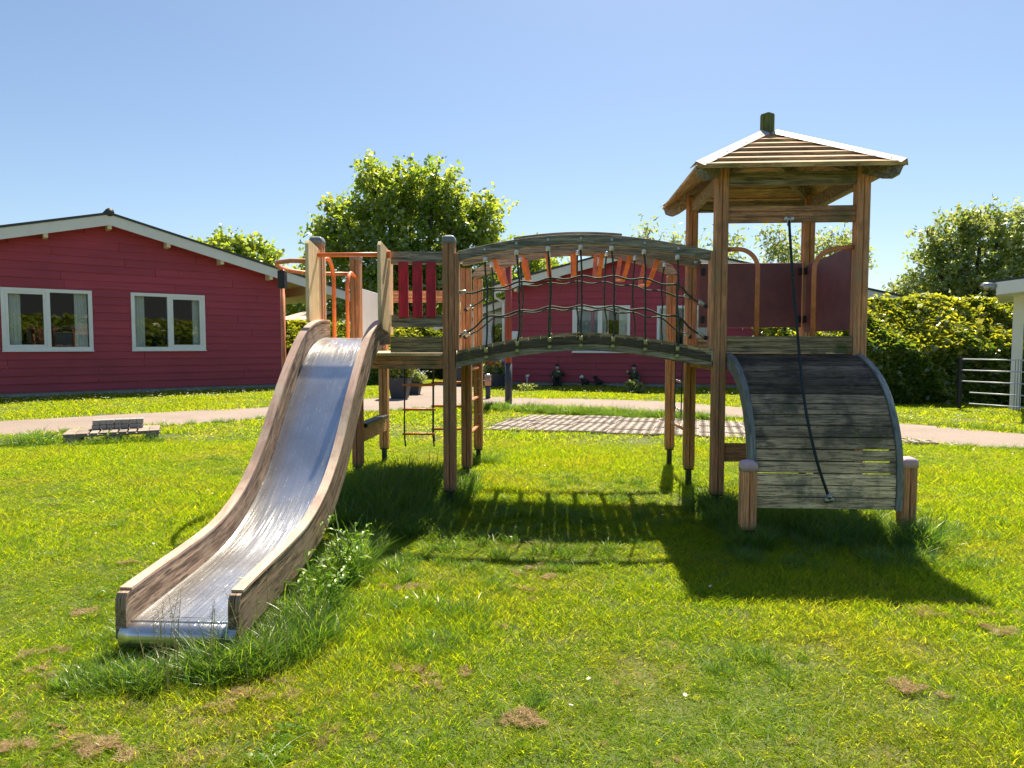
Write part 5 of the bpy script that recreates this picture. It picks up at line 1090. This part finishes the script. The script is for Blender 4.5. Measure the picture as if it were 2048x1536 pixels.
for k in range(160): t = random.random(); PP.append((-1.5+4.7*t+random.gauss(0, .2), 13.3-2.25*t+random.gauss(0, .15), 1.6))
PP = np.array(PP); PP = PP[free(PP[:, 0], PP[:, 1])]; n = len(PP)
scatter('daisies', dc, 1, np.stack([PP[:, 0], PP[:, 1], np.full(n, .01)], 1), np.stack([RNG.normal(.25, .2, n), RNG.normal(0, .2, n), RNG.uniform(0, 6.28, n)], 1), np.repeat(PP[:, 2:3], 3, 1), 'tiny white daisies scattered over the lawn')
# flowering grass stalks near the slide end
b = MB()
for k in range(30):
    x = random.uniform(-1.45, -.98); y = random.uniform(2.3, 2.95) if x > -1.25 else random.uniform(2.28, 2.46); h = random.uniform(.18, .36); d = Vector((random.uniform(-.22, .12), random.uniform(-.12, .12), 0))
    pts = [Vector((x, y, 0))+d*t*t*h*1.2+_Z*h*t for t in (0, .35, .7, 1)]; b.tube(pts, [.0016, .0014, .0011, .0006], 4)
    for j in range(12):
        t = .58+.42*j/11; q = Vector((x, y, 0))+d*t*t*h*1.2+_Z*h*t; e = q+Vector((random.uniform(-.03, .03), random.uniform(-.03, .03), random.uniform(.0, .02)))*(1.25-t); b.tube([q, e], [.0006, .0005], 3); b.obox(e, (random.random(), 1, .5), (0, 1, 0), (0, 0, 1), .002, .006, .002)
o = b.build('seeding_grass', M['straw']); o['kind'] = 'stuff'; o['label'] = 'thin seeding grass stalks beside the slide exit'
# broad-leaved weed beside slide
def weed(label, base, h, nl, ls, spread, stems, mat='nettle', cat='weed'):
    t = empty('weed', base); tag(t, label, cat); base = Vector(base); sb = MB(); lb = MB()
    for k in range(stems):
        d = Vector((random.gauss(0, spread), random.gauss(0, spread), 0)); hh = h*random.uniform(.6, 1); P = [base+Vector((random.uniform(-.05, .05), random.uniform(-.08, .08), 0))+d*q*q+_Z*hh*q for q in (0, .33, .66, 1)]; sb.tube(P, [.004, .0035, .003, .002], 5)
        for j in range(nl):
            q = .15+.85*j/nl; c = P[0]+d*q*q+_Z*hh*q; 
            for sg in (0, 1):
                a = j*1.57+sg*math.pi+random.uniform(-.3, .3); u_ = Vector((math.cos(a), math.sin(a), random.uniform(-.25, .35))).normalized(); s_ = u_.cross(_Z).normalized(); L = ls*(1.15-.6*q)*random.uniform(.7, 1.2); lb.tone = random.random()
                lb.add([c, c+u_*L*.3+s_*L*.20+_Z*.004, c+u_*L*.65+s_*L*.15, c+u_*L-_Z*L*.2, c+u_*L*.65-s_*L*.15, c+u_*L*.3-s_*L*.20+_Z*.004, c+u_*L*.4-_Z*.006*0], [(0, 1, 6), (1, 2, 6), (2, 3, 6), (3, 4, 6), (4, 5, 6), (5, 0, 6)])
    sb.build('stem', M['tallgrass'], t, origin=base); lb.build('leaves', M[mat], t, origin=base); return t
weed('tall leafy nettle growing against the slide side, topmost weed', (-1.08, 3.45, 0), .42, 6, .075, .09, 7)
weed('leafy bindweed clump low against the slide side', (-1.08, 3.12, 0), .26, 6, .08, .12, 9)
weed('broad-leaved dandelion rosette at the bottom of the lawn', (atZ(560, 1500).x, atZ(560, 1500).y, 0), .03, 3, .06, .07, 7)
weed('small leafy weed beside the pallet', (pa.x-.25, pa.y+.1, 0), .16, 4, .06, .05, 8)
weed('leafy weed growing through the pallet boards', (W4(LW*.45, .05, 0).x, W4(LW*.45, .05, 0).y, 0), .24, 5, .05, .05, 5)
